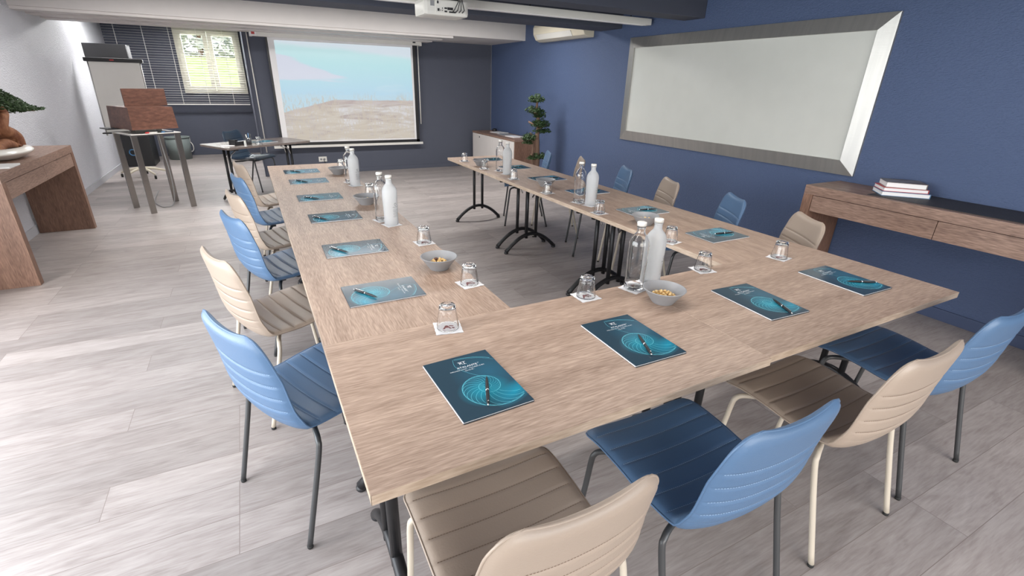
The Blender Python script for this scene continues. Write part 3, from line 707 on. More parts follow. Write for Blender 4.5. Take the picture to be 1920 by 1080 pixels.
# ------------------------------------------------------------------ notebooks and pens
def make_notebook():
    t = thing('notebook')
    W_, H_ = .105, .1495
    bb = B().box((0, 0, .0008), (2*W_+.001, 2*H_+.001, .0012)); bb.obj('back_cover', COVERB, t)
    B().box((-.0012, 0, .0030), (2*W_+.001, 2*H_-.003, .0030)).obj('pages', PAPER, t)
    cb = B(); n = 14; lift = lambda u: .0052+.0035*max(0, (u-.6)/.4)**2
    ztop = .0062
    cb.b2((-W_, -H_, .0046), (W_, H_, ztop), 0)
    z = ztop+.00012
    inside = lambda p: abs(p[0]) < W_-.001 and abs(p[1]) < H_-.001
    cxs, cys = .0185, -.033
    gb_ = .1736
    def R(deg): return .05*math.exp(gb_*math.radians(deg-53))
    def P(deg, k=1.0): a = math.radians(deg); r = R(deg)*k; return (cxs+r*math.cos(a), cys+r*math.sin(a))
    cb.strip([P(d) for d in range(-560, 462, 5)], .0011, z, 1, inside)
    cb.strip([P(d, .97) for d in range(60, 462, 5)], .0005, z, 1, inside)
    # chamber walls sweeping from the outer whorl back to the inner whorl
    for i in range(34):
        d0 = 345-i*17; pts = []
        for j in range(13):
            q = j/12; dd = d0-q*62*(1-.35*q); r = R(d0)*(1-q)**1.0+R(d0-360)*q; r *= (1+.10*math.sin(PI*q)); a = math.radians(dd)
            pts.append((cxs+r*math.cos(a), cys+r*math.sin(a)))
        cb.strip(pts, .0008 if i < 16 else .0005, z, 1, inside)
    # mouth of the shell
    mp = catmull([P(461), (-.022, .098), (-.006, .060), (.024, .022), (.052, .004)], 8); cb.strip(mp, .0007, z, 1, inside)
    # logo: joined R and T with a spur
    lx, ly, s_ = .005, .108, .0095
    cb.text('R', .020, XF((lx-.0048, ly, z)), 2); cb.text('T', .020, XF((lx+.0062, ly, z)), 2)
    cb.strip([(lx-.013, ly+.0068), (lx+.013, ly+.0068)], .0013, z, 2); cb.strip([(lx+.002, ly-.007), (lx+.012, ly-.007)], .0011, z, 2)
    cb.text('ATALANTE', .0125, XF((.012, .0855, z)), 2, width=.066)
    cb.strip([(.047, .0905), (.0525, .0905)], .0012, z, 2)
    cb.text('WELLNESS HOTEL \u00b7 THALASSO & SPA', .0062, XF((.008, .0735, z)), 2, width=.112)
    cb.text('- \u00ceLE DE R\u00c9 -', .0062, XF((.010, .0640, z)), 2, width=.034)
    cb.obj('cover', [COVER, TEAL, INK], t)
    return t
def make_pen():
    t = thing('pen')
    b = B(); pr = [(.0006, -.068), (.0022, -.060), (.0042, -.045), (.0052, -.010), (.0050, 0)]
    X = XF((0, 0, .0054), 0, PI/2)
    def rot(bb_): bb_.v = [tuple(X @ Vector(p)) for p in bb_.v]; return bb_
    rot(B().lathe(pr, 14)).obj('lower_barrel', PLASTIC, t)
    rot(B().lathe([(.0054, -.001), (.0054, .005)], 14)).obj('centre_ring', CHROME, t)
    rot(B().lathe([(.0050, .005), (.0052, .030), (.0040, .058), (.0030, .062)], 14)).obj('upper_barrel', PLASTIC, t)
    rot(B().lathe([(.0028, .062), (.0028, .068), (.0015, .070)], 12)).obj('push_button', CHROME, t)
    B().b2((.012, -.0016, .0104), (.058, .0016, .0117), 0, .0005).obj('clip', CHROME, t)
    return t
NB, PEN = None, None
def place(proto, mk, loc, rz, label, cat, group):
    if proto is None:
        proto = mk(); proto.location = loc; proto.rotation_euler = (0, 0, rz); tag(proto, label, cat, group)
    else: dup(proto, loc, rz, label, group)
    return proto
D = math.radians
nbs = [  # x, y, rotation deg, where, pen dx, dy, pen angle (towards its button, deg in notebook frame)
 (.362, .281, 2, 'at the near table corner beside the cut-off chair', (.008, -.058), -115),
 (.950, .295, -1, 'on the front row before the blue chair', (.005, -.060), -112),
 (1.643, .322, -3, 'on the front row before the second cream chair', (.030, -.085), -112),
 (2.222, .312, -1, 'at the right-hand end of the front row of tables', (.030, -.060), -28),
 (.280, 1.040, -90, 'nearest on the left arm, before the front row', (.012, -.072), -150),
 (.283, 1.642, -91, 'second on the left arm, behind the nearest one there', (.020, -.080), -148),
 (.290, 2.318, -90, 'third on the left arm, beside the bottle pair', (.030, -.090), -148),
 (.278, 2.924, -90, 'fourth on the left arm, level with a nut bowl', (.035, -.060), -135),
 (.275, 3.585, -90, 'second from the far end of the left arm', (.020, -.055), -140),
 (.270, 4.095, -89, 'last on the left arm, nearest the projection screen', (.020, -.055), -140),
 (2.262, 1.062, 90, 'on the right arm before the nearest cream chair', (-.01, -.050), 80),
 (2.250, 1.692, 90, 'on the right arm behind the bowl of nuts', (-.005, -.045), 78),
 (2.272, 2.375, 91, 'on the right arm behind the middle bottles', (-.01, -.05), 80),
 (2.262, 2.985, 92, 'on the right arm behind the middle empty bowl', (-.01, -.05), 82),
 (2.268, 3.650, 90, 'on the right arm behind the farthest bottle pair', (-.01, -.045), 80),
 (2.262, 4.235, 90, 'last on the right arm, beside the farthest bowl', (-.01, -.05), 80)]
for (x, y, r, where, (dx, dy), pa) in nbs:
    rz = D(r)
    NB = place(NB, make_notebook, (x, y, T), rz, 'teal shell-print notebook '+where, 'notebook', 'notebooks on the conference tables')
    px_, py_ = x+dx*math.cos(rz)-dy*math.sin(rz), y+dx*math.sin(rz)+dy*math.cos(rz)
    PEN = place(PEN, make_pen, (px_, py_, T+.0064), rz+D(pa), 'black pen on the notebook '+where, 'pen', 'pens on the notebooks')

# ------------------------------------------------------------------ coasters, tumblers, bottles, bowls, nuts
def make_coaster():
    b = B(); n = 11; s_ = .094
    for side in (0, 1):
        vs = []
        for i in range(n):
            for j in range(n):
                u, v_ = i/(n-1)-.5, j/(n-1)-.5; wv = .0012+.0012*math.sin(9*u+3*v_)*math.sin(7*v_-2)*4*max(u*u, v_*v_)
                vs.append((u*s_*(1-.02*math.cos(v_*22)), v_*s_*(1-.02*math.cos(u*22)), .0003+wv*side*1.0+.0002*side))
        b.add(vs, [(i*n+j, (i+1)*n+j, (i+1)*n+j+1, i*n+j+1) for i in range(n-1) for j in range(n-1)], 0, True)
    z = .0026
    for p in ([(-.02, -.012), (-.008, .014), (.0, .014), (.012, -.012), (.005, -.012), (.002, -.004), (-.009, -.004), (-.012, -.012)], [(.004, .014), (.02, .010), (.022, .004), (.007, .006)], [(.012, 0), (.024, -.004), (.022, -.012), (.015, -.012)]):
        b.add([(x, y, z) for x, y in p], [tuple(reversed(range(len(p))))], 1)
    return b.obj('paper_coaster', [PAPER, MARK])
def ribs(a, r, z): return 1+.022*max(0, math.cos(10*a))*(1 if .004 < z < .068 else 0)
def make_glass():
    t = thing('tumbler')
    H_ = .088; ro0, ro1 = .0395, .0270
    outer = []
    for i in range(13):
        q = i/12; r = ro0+(ro1-ro0)*q
        if q > .80: r += .0012
        outer.append((r, .001+q*(H_-.004)))
    outer += [(ro1-.001, H_-.0008), (ro1-.004, H_)]
    prof = outer+[(.0005, H_), (.0005, H_-.007)]+[(ro1-.0035-.0, H_-.0085)]
    for i in range(11, -1, -1):
        q = i/12
        if q <= .88: prof.append((ro0+(ro1-ro0)*q-.0022, .001+q*(H_-.004)))
    b = B().lathe(prof, 60, 0, mod=lambda a, r, z: 1+(.030*max(0, math.cos(12*a))**.6*smooth(.004, .012, z)*(1-smooth(.062, .068, z)) if r > ro1+.0002 and z < .07 else 0)+(.012*math.cos(24*a)*math.cos(z*430) if r > .028 and z < .06 else 0), closed=True)
    b.obj('glass_body', GLASS, t)
    return t
def make_bottle(m_):
    t = thing('water_bottle')
    out = [(.0005, 0), (.036, 0), (.0405, .004), (.0415, .012), (.0405, .055), (.0415, .09), (.0430, .15), (.0435, .185), (.0425, .203), (.038, .219), (.029, .233), (.0205, .243), (.0172, .252), (.0168, .268), (.0185, .2695), (.0185, .274), (.0155, .2745)]
    inn = [(r-.0032, z) for r, z in reversed(out[3:14])]+[(.034, .012), (.0005, .010)]
    o2 = catmull(out[2:14], 4)
    prof = out[:2]+o2+out[14:]+[(.0135, .272)]+[(max(r-.003, .0005), z) for r, z in reversed(o2) if z > .014]+[(.033, .0125), (.0005, .010)]
    B().lathe(prof, 40).obj('bottle_body', m_, t)
    B().lathe([(.0001, .2785), (.0150, .2785), (.0192, .276), (.0192, .290), (.0180, .292), (.0001, .292)], 28, 0).obj('cap', WPLAST, t)
    # printed ring logo, name and fine lines wrapped on the side facing the front
    tmp = B()
    ring = [(.0062*math.cos(a*PI/12), .0075*math.sin(a*PI/12)+.128) for a in range(25)]; tmp.strip(ring, .0017, 0, 0)
    tmp.text('CASTALIE', .0085, XF((0, .112, 0)), 0, width=.034)
    for k in range(11):
        L_ = .032 if k % 4 else .024
        x = -L_/2
        random.seed(k+3)
        while x < L_/2:
            w_ = random.uniform(.0015, .005); tmp.strip([(x, .102-k*.0048), (min(x+w_, L_/2), .102-k*.0048)], .0011, 0, 0); x += w_+.0014
    pb = B(); a0 = D(-62); rr = .0427
    pb.add([((rr+.0004)*math.cos(a0+p[0]/rr), (rr+.0004)*math.sin(a0+p[0]/rr), p[1]) for p in tmp.v], tmp.f)
    pb.obj('printed_mark', GREYINK, t, label='grey ring logo and fine print on the bottle')
    return t
def make_bowl():
    b = B(); out = catmull([(.043, .0), (.047, .006), (.063, .030), (.0835, .057), (.0850, .0595)], 5)
    prof = [(.0005, .001), (.040, .001)]+out+[(.0835, .0600)]+[(r-.004, z+.0015) for r, z in reversed(out[3:-3])]+[(.038, .0055), (.0005, .0055)]
    return b.lathe(prof, 48).obj('nut_bowl', CUP)
GL = CO = None; BO = {}
BW = None
def coaster(x, y, rz, label):
    global CO
    if CO is None:
        CO = make_coaster(); CO.location = (x, y, T); CO.rotation_euler = (0, 0, rz); tag(CO, label, 'coaster', 'paper coasters on the tables')
    else: dup(CO, (x, y, T), rz, label)
def tumbler(x, y, where, z=T, cst=True, rz=None):
    global GL
    rz = random.uniform(-.3, .3) if rz is None else rz
    GL = place(GL, make_glass, (x, y, z+(.0026 if cst else .0005)), rz, 'upturned glass tumbler '+where, 'glass', 'upturned glasses')
    if cst: coaster(x, y, rz, 'paper coaster under the tumbler '+where)
def bottle(kind, x, y, where, rz=0):
    m_ = GLASS if kind == 'clear' else FROST
    if kind not in BO:
        o = BO[kind] = make_bottle(m_); o.location = (x, y, T+.0026); o.rotation_euler = (0, 0, rz); tag(o, kind+' glass water bottle with white cap '+where, 'bottle', 'water bottles')
    else: dup(BO[kind], (x, y, T+.0026), rz, kind+' glass water bottle with white cap '+where, 'water bottles')
    coaster(x, y, .25, 'white paper coaster under the '+kind+' bottle '+where)
random.seed(21)
for x, y, wh in ((.410, .635, 'at the joint of the front row and left arm'), (.636, .975, 'beside the nut bowl of the first left-arm table'), (.637, 1.60, 'at the inner edge before the left bottle pair'),
                 (1.019, .655, 'on the front row beside the clear water bottle'), (1.719, .680, 'at the inner corner between front row and right arm'), (2.235, .645, 'on the seam between the front row and right arm'),
                 (1.905, 1.08, 'behind the frosted bottle of the front row'), (1.930, 1.765, 'in front of the middle right-arm bottles'), (1.940, 2.455, 'beside the empty bowl of the middle right-arm table'),
                 (1.970, 3.09, 'in front of the farthest bottles of the right arm'), (1.950, 3.69, 'beside the farthest bowl of the right arm'), (1.952, 4.22, 'at the very end of the right arm'),
                 (.630, 2.87, 'behind the nut bowl of the middle left-arm table'), (.635, 4.14, 'behind the empty bowl of the farthest left-arm table')):
    tumbler(x, y, wh)
for k_, x, y, wh in (('clear', 1.258, .640, 'on the front row'), ('frosted', 1.365, .655, 'on the front row behind the large nut bowl'), ('clear', .545, 2.135, 'of the left arm'), ('frosted', .570, 2.015, 'of the left arm'),
                     ('clear', .590, 3.43, 'at the far end of the left arm'), ('frosted', .600, 3.28, 'at the far end of the left arm'), ('clear', 1.985, 2.085, 'in the middle of the right arm'), ('frosted', 2.010, 1.975, 'in the middle of the right arm'),
                     ('clear', 2.045, 3.52, 'at the far end of the right arm'), ('frosted', 2.030, 3.34, 'at the far end of the right arm')):
    bottle(k_, x, y, wh)
bowls = [(1.276, .485, 'beside the front-row bottles, full of nuts', 66), (.582, 1.205, 'on the first left-arm table with nuts and one dark raisin', 62), (.545, 2.60, 'on the middle left-arm table with a few nuts', 26),
         (.560, 3.86, 'empty-looking, on the farthest left-arm table', 0), (2.028, 1.425, 'with nuts, on the first right-arm table', 34), (2.07, 2.70, 'empty-looking, in the middle of the right arm', 0), (2.00, 3.88, 'empty-looking, at the far end of the right arm', 0)]
def nut_mesh(m_):
    bm = bmesh.new(); bmesh.ops.create_icosphere(bm, subdivisions=2, radius=.0072)
    for q in bm.verts:
        c_ = q.co; k = 1+.10*math.sin(c_.x*500)*math.cos(c_.y*430); c_ *= k
        if c_.z > 0: c_.z *= 1.12
    b = B(); bm.verts.index_update(); b.add([tuple(q.co) for q in bm.verts], [[q.index for q in f.verts] for f in bm.faces], 0, True); bm.free()
    return b
nut0 = rais0 = None
for (x, y, wh, n) in bowls:
    lab = 'grey stoneware bowl '+wh
    if BW is None: BW = make_bowl(); BW.location = (x, y, T); tag(BW, lab, 'bowl', 'grey bowls on the tables')
    else: dup(BW, (x, y, T), random.uniform(0, 1), lab)
    pts = []; tries = 0
    while len(pts) < n and tries < 15000:
        tries += 1; a = random.uniform(0, 2*PI); lvl = 0 if len(pts) < n*.40 else (1 if len(pts) < n*.80 else 2)
        r = math.sqrt(random.uniform(0, 1))*(.040, .044, .030)[lvl]+(.003 if lvl == 0 else 0); zz = (.0150, .0260, .0365)[lvl]
        p = Vector((x+r*math.cos(a), y+r*math.sin(a), T+zz+random.uniform(-.001, .001)))
        if all((p-q).length > .0132 for q in pts): pts.append(p)
    for i, p in enumerate(pts):
        if n == 62 and i == len(pts)-1:
            rais0 = nut_mesh(RAISIN).obj('raisin', RAISIN, loc=p+Vector((0, .006, .004)), label='large dark raisin on top of the nuts in the left-arm bowl', cat='raisin'); rais0.scale = (1.5, 1.2, .9); continue
        if nut0 is None: nut0 = nut_mesh(NUT).obj('roasted_nut', NUT)
        else:
            nut0 = nut0.copy(); COL.objects.link(nut0)
        nut0.location = p; nut0.rotation_euler = (random.uniform(0, 3), random.uniform(0, 3), random.uniform(0, 3)); nut0.scale = [random.uniform(.88, 1.05)]*3
        tag(nut0, 'golden roasted hazelnut in the grey bowl '+wh.replace('full of nuts', 'heaped up').replace(' with nuts and one dark raisin', ' with the raisin').replace(' with a few nuts', '').replace('with nuts, ', ''), 'nut', 'nuts in the bowl '+wh)

# ------------------------------------------------------------------ wall consoles
def make_console():
    L_, dp, th, hh = 1.80, .455, .070, .860
    t = thing('console_table')
    B().b2((-dp, 0, hh-th), (0, L_, hh), 0, .002).obj('top', CONS, t)
    for y in (0, L_-th): B().b2((-dp, y, 0), (0, y+th, hh-th), 0, .002).obj('leg', CONSV, t)
    B().b2((-dp+.02, th, hh-th-.125), (-.02, L_-th, hh-th-.002), 0).obj('drawer_box', CONSV, t)
    m_ = L_/2
    for a, b_ in ((th+.004, m_-.002), (m_+.002, L_-th-.004)):
        B().b2((-dp+.004, a, hh-th-.127), (-dp+.02, b_, hh-th-.004), 0, .001).obj('drawer', CONS, t)
    return t
c1 = make_console(); c1.location = (XR-.015, -.295, 0)
tag(c1, 'long brown oak console with two drawers against the right blue wall', 'console table', 'wall consoles')
c2 = dup(c1, (XL+.02, 3.94+1.80, 0), PI, 'brown oak console carrying the bonsai against the pale left wall')
B().b2((XR-.42, -.28, .860), (XR-.02, 1.08, .864), 0, .001).obj('table_runner', LEATHER, label='black leather runner lying along the right-hand console', cat='table runner')
def book(loc, rz, sx, sy, th, cover, lab, spine=-1):
    t = thing('book', loc, rz, lab, 'book', 'books stacked on the right console')
    cb = B(); cb.b2((-sx/2, -sy/2, 0), (sx/2, sy/2, .0025)); cb.b2((-sx/2, -sy/2, th-.0025), (sx/2, sy/2, th)); cb.b2((sx/2-.003, -sy/2, .0025), (sx/2, sy/2, th-.0025))
    cb.obj('cover', cover, t)
    B().b2((-sx/2+.004, -sy/2+.004, .0027), (sx/2-.004, sy/2-.004, th-.0027)).obj('pages', PAPER, t)
BKR = mat('red_book_cover', (.45, .03, .03), .4); BKB = mat('blue_book_cover', (.05, .16, .32), .4); BKW = mat('white_book_cover', (.7, .7, .7), .4); BKG = mat('grey_photo_cover', (.26, .25, .24), .35, var=(12, .5, (.13, .09, .07))); BKD = mat('dark_book_cover', (.06, .07, .1), .4)
book((4.028, .980, .864), D(-47.5), .29, .21, .030, BKB, 'large book with blue cover at the bottom of the console stack')
book((4.034, .990, .894), D(-46), .27, .20, .026, BKR, 'red-covered book in the middle of the console stack')
book((4.040, .990, .920), D(-50), .24, .19, .036, BKG, 'thick grey photo-covered book on top of the console stack')

# ------------------------------------------------------------------ bonsai on the left console
bz = thing('bonsai', (-1.955, 4.80, .860), 0, 'twisted juniper bonsai in the low white oval bowl at the left edge', 'bonsai')
bp = B().lathe(catmull([(.02, .0), (.16, .004), (.27, .038), (.315, .062), (.275, .086), (.225, .094)], 6)+[(.218, .094), (.20, .075), (.001, .075)], 56, 0, sx=.56, sy=1)
bp.obj('pot', CERAM, bz)
B().lathe([(.001, .09), (.10, .088), (.20, .078)], 40, 0, sx=.56).obj('soil', SOIL, bz)
tr = B(); P_ = catmull([(.03, .13, .075), (.03, .15, .13), (0, .08, .20), (-.02, -.03, .24), (0, -.05, .30), (.02, .02, .36), (.02, .06, .40), (.0, .04, .46)], 6)
tr.tube(P_, [.065-.045*i/(len(P_)-1)+.006*math.sin(i*1.7) for i in range(len(P_))], 0, 12)
tr.tube(catmull([(.05, .17, .08), (.06, .14, .17), (.04, .02, .24), (.05, .06, .31), (.05, .12, .36), (.05, .05, .42)], 5), [.055-.0012*i for i in range(26)], 0, 10)
tr.tube(catmull([(.03, .13, .08), (.03, .0, .12), (.02, -.10, .10), (.03, -.16, .07)], 5), [.05-.0015*i for i in range(16)], 0, 10)
tr.tube(catmull([(.02, .04, .38), (.04, .2, .41), (.08, .36, .38), (.13, .55, .35)], 5), [.020-.001*i for i in range(16)], 0, 8)
tr.obj('trunk', BARK, bz)
fo = B(); random.seed(5)
for (c_, r_, n_) in (((.0, .0, .50), (.13, .22, .07), 900), ((.03, .12, .45), (.12, .19, .085), 1300), ((.06, .28, .425), (.08, .17, .06), 800), ((.09, .41, .385), (.06, .13, .038), 420), ((.12, .54, .372), (.035, .10, .022), 200), ((.15, .66, .362), (.014, .09, .009), 80), ((0, -.2, .47), (.12, .18, .06), 500), ((.05, .30, .38), (.04, .07, .04), 100)):
    foliage_blob(fo, c_, r_, n_, .017)
fo.obj('foliage', LEAF, bz)
bk = thing('paper_pad', (-2.05, 5.28, .860), .1, 'white paper pad lying behind the bonsai bowl on the left console', 'paper pad')
B().box((0, 0, .006), (.21, .30, .008)).obj('sheets', PAPER, bk); B().box((0, 0, .001), (.215, .305, .002)).obj('backing_board', BKD, bk)
B().box((-1.83, 4.30, .866), (.15, .21, .012), 0, .001).obj('booklet', BKW, label='white booklet on the left console in front of the bonsai bowl', cat='booklet')

# ------------------------------------------------------------------ corner cabinet
cx0, cy0, cy1, ch = 3.735, 6.40, 8.14, .690
cab = thing('corner_cabinet', (0, 0, 0), 0, 'low brown cabinet with white doors in the back right corner', 'cabinet')
B().b2((cx0+.02, cy0+.02, .03), (XR-.02, cy1-.02, ch-.03), 0).obj('carcass', CONSV, cab)
B().b2((cx0, cy0, ch-.03), (XR-.016, cy1, ch), 0, .002).obj('top', CONS, cab)
B().b2((cx0+.01, cy0, 0), (XR-.016, cy0+.02, ch-.03), 0).obj('side_panel', CONSV, cab); B().b2((cx0+.01, cy1-.02, 0), (XR-.016, cy1, ch-.03), 0).obj('side_panel', CONSV, cab)
dw = (cy1-cy0-.04)/2
for i in range(2):
    a = cy0+.02+i*dw; d_ = B().b2((cx0, a+.003, .04), (cx0+.019, a+dw-.003, ch-.034), 0, .002).obj('door', WHITE, cab)
    yl = a+dw*(.12 if i else .55); B().cyl((cx0-.006, a+dw*.62, ch-.085), (cx0+.002, a+dw*.62, ch-.085), .013).obj('lock', PLASTIC, d_)
for (x, y, r, lab, nm, m_) in ((4.05, 7.60, .2, 'white magazine beside the black puck on the corner cabinet', 'magazine', BKW), (3.98, 7.22, -.1, 'grey leaflet between the magazines on the corner cabinet', 'leaflet', CUP), (3.98, 6.86, .1, 'stack of pale magazines nearest the tree on the corner cabinet', 'magazine', PAPER)):
    B().box((x, y, ch+.006), (.21, .29, .012), 0, .001, rz=r).obj(nm, m_, label=lab, cat=nm)
B().lathe([(.045, 0), (.05, .012), (.045, .035), (.02, .05), (.001, .052)], 20).obj('desk_bell', PLASTIC, loc=(4.12, 7.95, ch), label='small round black gadget on the far end of the corner cabinet', cat='gadget')

# ------------------------------------------------------------------ cloud-pruned tree
ct = thing('potted_tree', (3.80, 5.78, 0), 0, 'tall cloud-pruned tree with layered dark foliage pads beside the corner cabinet', 'potted tree')
B().lathe([(.10, 0), (.12, .01), (.15, .24), (.155, .26), (.135, .26), (.13, .22), (.001, .22)], 32).obj('pot', CERAM, ct)
B().lathe([(.001, .235), (.12, .228)], 24).obj('soil', SOIL, ct)
tk = B().tube(catmull([(0, 0, .2), (.02, .01, .5), (-.005, 0, .8), (.015, 0, 1.0), (-.03, 0, 1.15), (-.03, 0, 1.32)], 6), [.045-.001*i for i in range(31)], 0, 12)
tk.tube(catmull([(-.055, .02, .3), (-.06, .02, .6), (-.05, .03, .78), (-.10, .06, .86)], 5), [.022-.0008*i for i in range(16)], 0, 8)
for (a, b_) in (((0, 0, .95), (-.14, .05, 1.02)), ((0, 0, 1.1), (-.13, 0, 1.2)), ((0, 0, .9), (.12, -.05, .98)), ((0, 0, .45), (-.1, 0, .55))): tk.cyl(a, b_, .012)
tk.obj('trunk', TRUNK, ct)
fo = B(); random.seed(11)
for (c_, r_, n_) in (((-.045, 0, 1.345), (.135, .13, .055), 620), ((-.06, 0, 1.19), (.15, .14, .05), 560), ((.0, -.02, 1.13), (.11, .12, .06), 360), ((.03, -.03, 1.00), (.155, .15, .065), 760), ((.06, -.03, .90), (.15, .13, .04), 360), ((-.13, .02, .80), (.13, .12, .055), 520), ((-.16, .02, .73), (.09, .1, .03), 160), ((.02, -.04, .52), (.15, .14, .045), 460), ((-.10, -.02, .50), (.10, .08, .02), 90)):
    for k in range(5):
        a = k*2*PI/5; foliage_blob(fo, (c_[0]+r_[0]*.45*math.cos(a), c_[1]+r_[1]*.45*math.sin(a), c_[2]-.01), (r_[0]*.6, r_[1]*.6, r_[2]*.8), n_//6, .020)
    foliage_blob(fo, (c_[0], c_[1], c_[2]+.015), (r_[0]*.75, r_[1]*.75, r_[2]), n_//5, .020)
fo.obj('foliage', LEAF, ct)

# ------------------------------------------------------------------ presenter table and what is on it
PT = D(30.5); ptx, pty = -.03, 6.64
pt = thing('presenter_table', (ptx, pty, 0), PT, 'small dark folding table with rounded corners standing by itself near the lectern', 'table')
PL, PW = 1.20, .64
def rrect(w_, h_, r, n=6):
    out = []
    for (cx_, cy_, a0) in ((w_/2-r, h_/2-r, 0), (-w_/2+r, h_/2-r, 90), (-w_/2+r, -h_/2+r, 180), (w_/2-r, -h_/2+r, 270)):
        for i in range(n+1): a = D(a0+90*i/n); out.append((cx_+r*math.cos(a), cy_+r*math.sin(a)))
    return out
PTOP = wood('dark_table_laminate', (.10, .08, .072), (.20, .165, .15), 'X', 40, .25)
B().prism(rrect(PL, PW, .05), T-.024, T, 0).obj('tabletop', PTOP, pt)
for sx in (-1, 1):
    x = sx*(PL/2-.16)
    for sy in (-1, 1): B().tube([(x, sy*.05, .13), (x, sy*.05, T-.03)], .016, 0, 12).obj('leg_post', BLACK, pt)
    B().tube([(x, u/8*.27, .15*(1-abs(u/8)**1.9)+.018) for u in range(-8, 9)], .017, 0, 10).obj('foot', BLACK, pt)
    B().b2((x-.03, -.24, T-.05), (x+.03, .24, T-.024), 0, .004).obj('mounting_bracket', BLACK, pt)
    for sy in (-1, 1): B().tube([(x, sy*.05, T-.22), (x-sx*.03, sy*.05, T-.12), (x-sx*.15, sy*.05, T-.03)], .007, 0, 8).obj('folding_strut', CHROME, pt)
def on_pt(u, v_): return (ptx+u*math.cos(PT)-v_*math.sin(PT), pty+u*math.sin(PT)+v_*math.cos(PT))
x, y = on_pt(-.34, -.10)
tt = thing('card_tray', (x, y, T), PT+.3, 'black open card tray on the presenter table', 'tray')
b = B(); b.b2((-.07, -.05, 0), (.07, .05, .008)); b.prism([(-.07, -.05), (.07, -.05), (.07, -.042), (-.07, -.042)], 0, .045); b.prism([(-.07, .042), (.07, .042), (.07, .05), (-.07, .05)], 0, .06)
b.prism([(-.07, -.05), (-.062, -.05), (-.062, .05), (-.07, .05)], 0, .07); b.prism([(.062, -.05), (.07, -.05), (.07, .05), (.062, .05)], 0, .035); b.obj('shell', PLASTIC, tt)
B().box((0, 0, .02), (.11, .075, .022)).obj('cards', BKD, tt)
x, y = on_pt(-.21, -.16)
pc = thing('pen_pot', (x, y, T), 0, 'dark glass pot full of pens on the presenter table', 'pen pot')
B().lathe([(.032, 0), (.034, .09), (.031, .09), (.029, .006), (.001, .006)], 24).obj('pot_body', mat('smoked_glass', (.25, .26, .28), .05, Transmission_Weight=.8), pc)
x0, y0 = x, y
random.seed(3)
for i, m_ in enumerate((PLASTIC, BKB, PLASTIC, WPLAST, PLASTIC)):
    a = i*1.3; B().tube([(x0+.010*math.cos(a), y0+.010*math.sin(a), T+.009), (x0+.033*math.cos(a+.1), y0+.033*math.sin(a+.1), T+.13+.012*math.sin(i*2))], .0042, 0, 8).obj('pen', m_, label=('black pen leaning out of the glass pen pot on the presenter table' if m_ is PLASTIC else 'blue pen standing in the presenter pen pot' if m_ is BKB else 'white pen standing in the presenter pen pot'), cat='pen', group='pens in the presenter pen pot')
x, y = on_pt(-.09, -.18); tumbler(x, y, 'on the dark presenter table', cst=False)
x, y = on_pt(.07, -.02)
dup(NB, (x, y, T), PT+PI/2, 'teal notebook lying on the dark presenter table', 'presenter notebook')
x, y = on_pt(-.47, -.12); B().box((x, y, T+.003), (.15, .05, .005), rz=PT-.3).obj('folded_card', PAPER, label='white folded card beside the black tray on the presenter table', cat='card')

# ------------------------------------------------------------------ lectern
LR = D(30); lx, ly = -1.195, 6.48
le = thing('lectern', (lx, ly, 0), LR, 'walnut lectern box raised on four flat chrome legs, left of the presenter table', 'lectern')
hw = .2275
for sx in (-1, 1):
    for sy in (-1, 1): B().box((sx*hw, sy*hw, .445), (.062, .020, .89), 0, .002).obj('leg', SATIN, le)
fr = B()
for s_ in (-1, 1): fr.box((0, s_*hw, .897), (2*hw+.07, .022, .014), 0, .001); fr.box((s_*hw, 0, .897), (.03, 2*hw, .014), 0, .001)
fr.obj('top_frame', SATIN, le)
B().box((0, 0, .908), (2*hw+.07, 2*hw+.06, .008), 0, .001).obj('shelf', WPLAST, le)
for sx in (-1, 1): B().box((sx*.14, .0, .934), (.05, .03, .044)).obj('spacer', SATIN, le)
lbx = B(); z0, z1 = .956, 1.195
Lb = [(-.23, -.25), (.25, -.25), (.25, .32), (-.23, .32)]
ins = .02
vs = [(x*1.0, y*1.0, z0) for x, y in Lb]+[(x*.95, y*.95, z1) for x, y in Lb]
lbx.add(vs, [(3, 2, 1, 0), (4, 5, 6, 7), (0, 1, 5, 4), (1, 2, 6, 5), (2, 3, 7, 6), (3, 0, 4, 7)]); lbx.obj('box', LECT, le)
B().box((.115, .10, 1.290), (.45, .018, .19), 0, .002).obj('reading_panel', LECT, le)
B().box((-.25, .24, .949), (.16, .22, .012), 0, .001).obj('side_shelf', PLASTIC, le)
def on_le(u, v_): return (lx+u*math.cos(LR)-v_*math.sin(LR), ly+u*math.sin(LR)+v_*math.cos(LR))
for (u, v_, r, m_, c2_, lab) in ((-.04, -.235, .1, WPLAST, RED, 'red-capped marker pen lying on the lectern shelf'), (.13, -.235, -.1, BKD, BKB, 'dark blue marker pen lying on the lectern shelf')):
    x, y = on_le(u, v_); t = thing('marker_pen', (x, y, .9122), LR+r, lab, 'marker pen')
    B().cyl((-.03, 0, .008), (.06, 0, .008), .0075).obj('barrel', m_, t); B().cyl((-.068, 0, .008), (-.03, 0, .008), .0085).obj('cap', c2_, t)
x, y = on_le(.08, -.10)
B().tube(catmull([(x, y, .885), (x+.01, y-.02, .7), (x+.02, y, .35), (x-.02, y+.05, .05), (x-.12, y+.02, .008), (x-.2, y+.15, .007), (-1.36, 6.9, .007), (-1.40, 7.6, .007)], 6), .006, 0, 8).obj('power_cable', FLEX, label='grey cable hanging from the lectern to the floor', cat='cable')

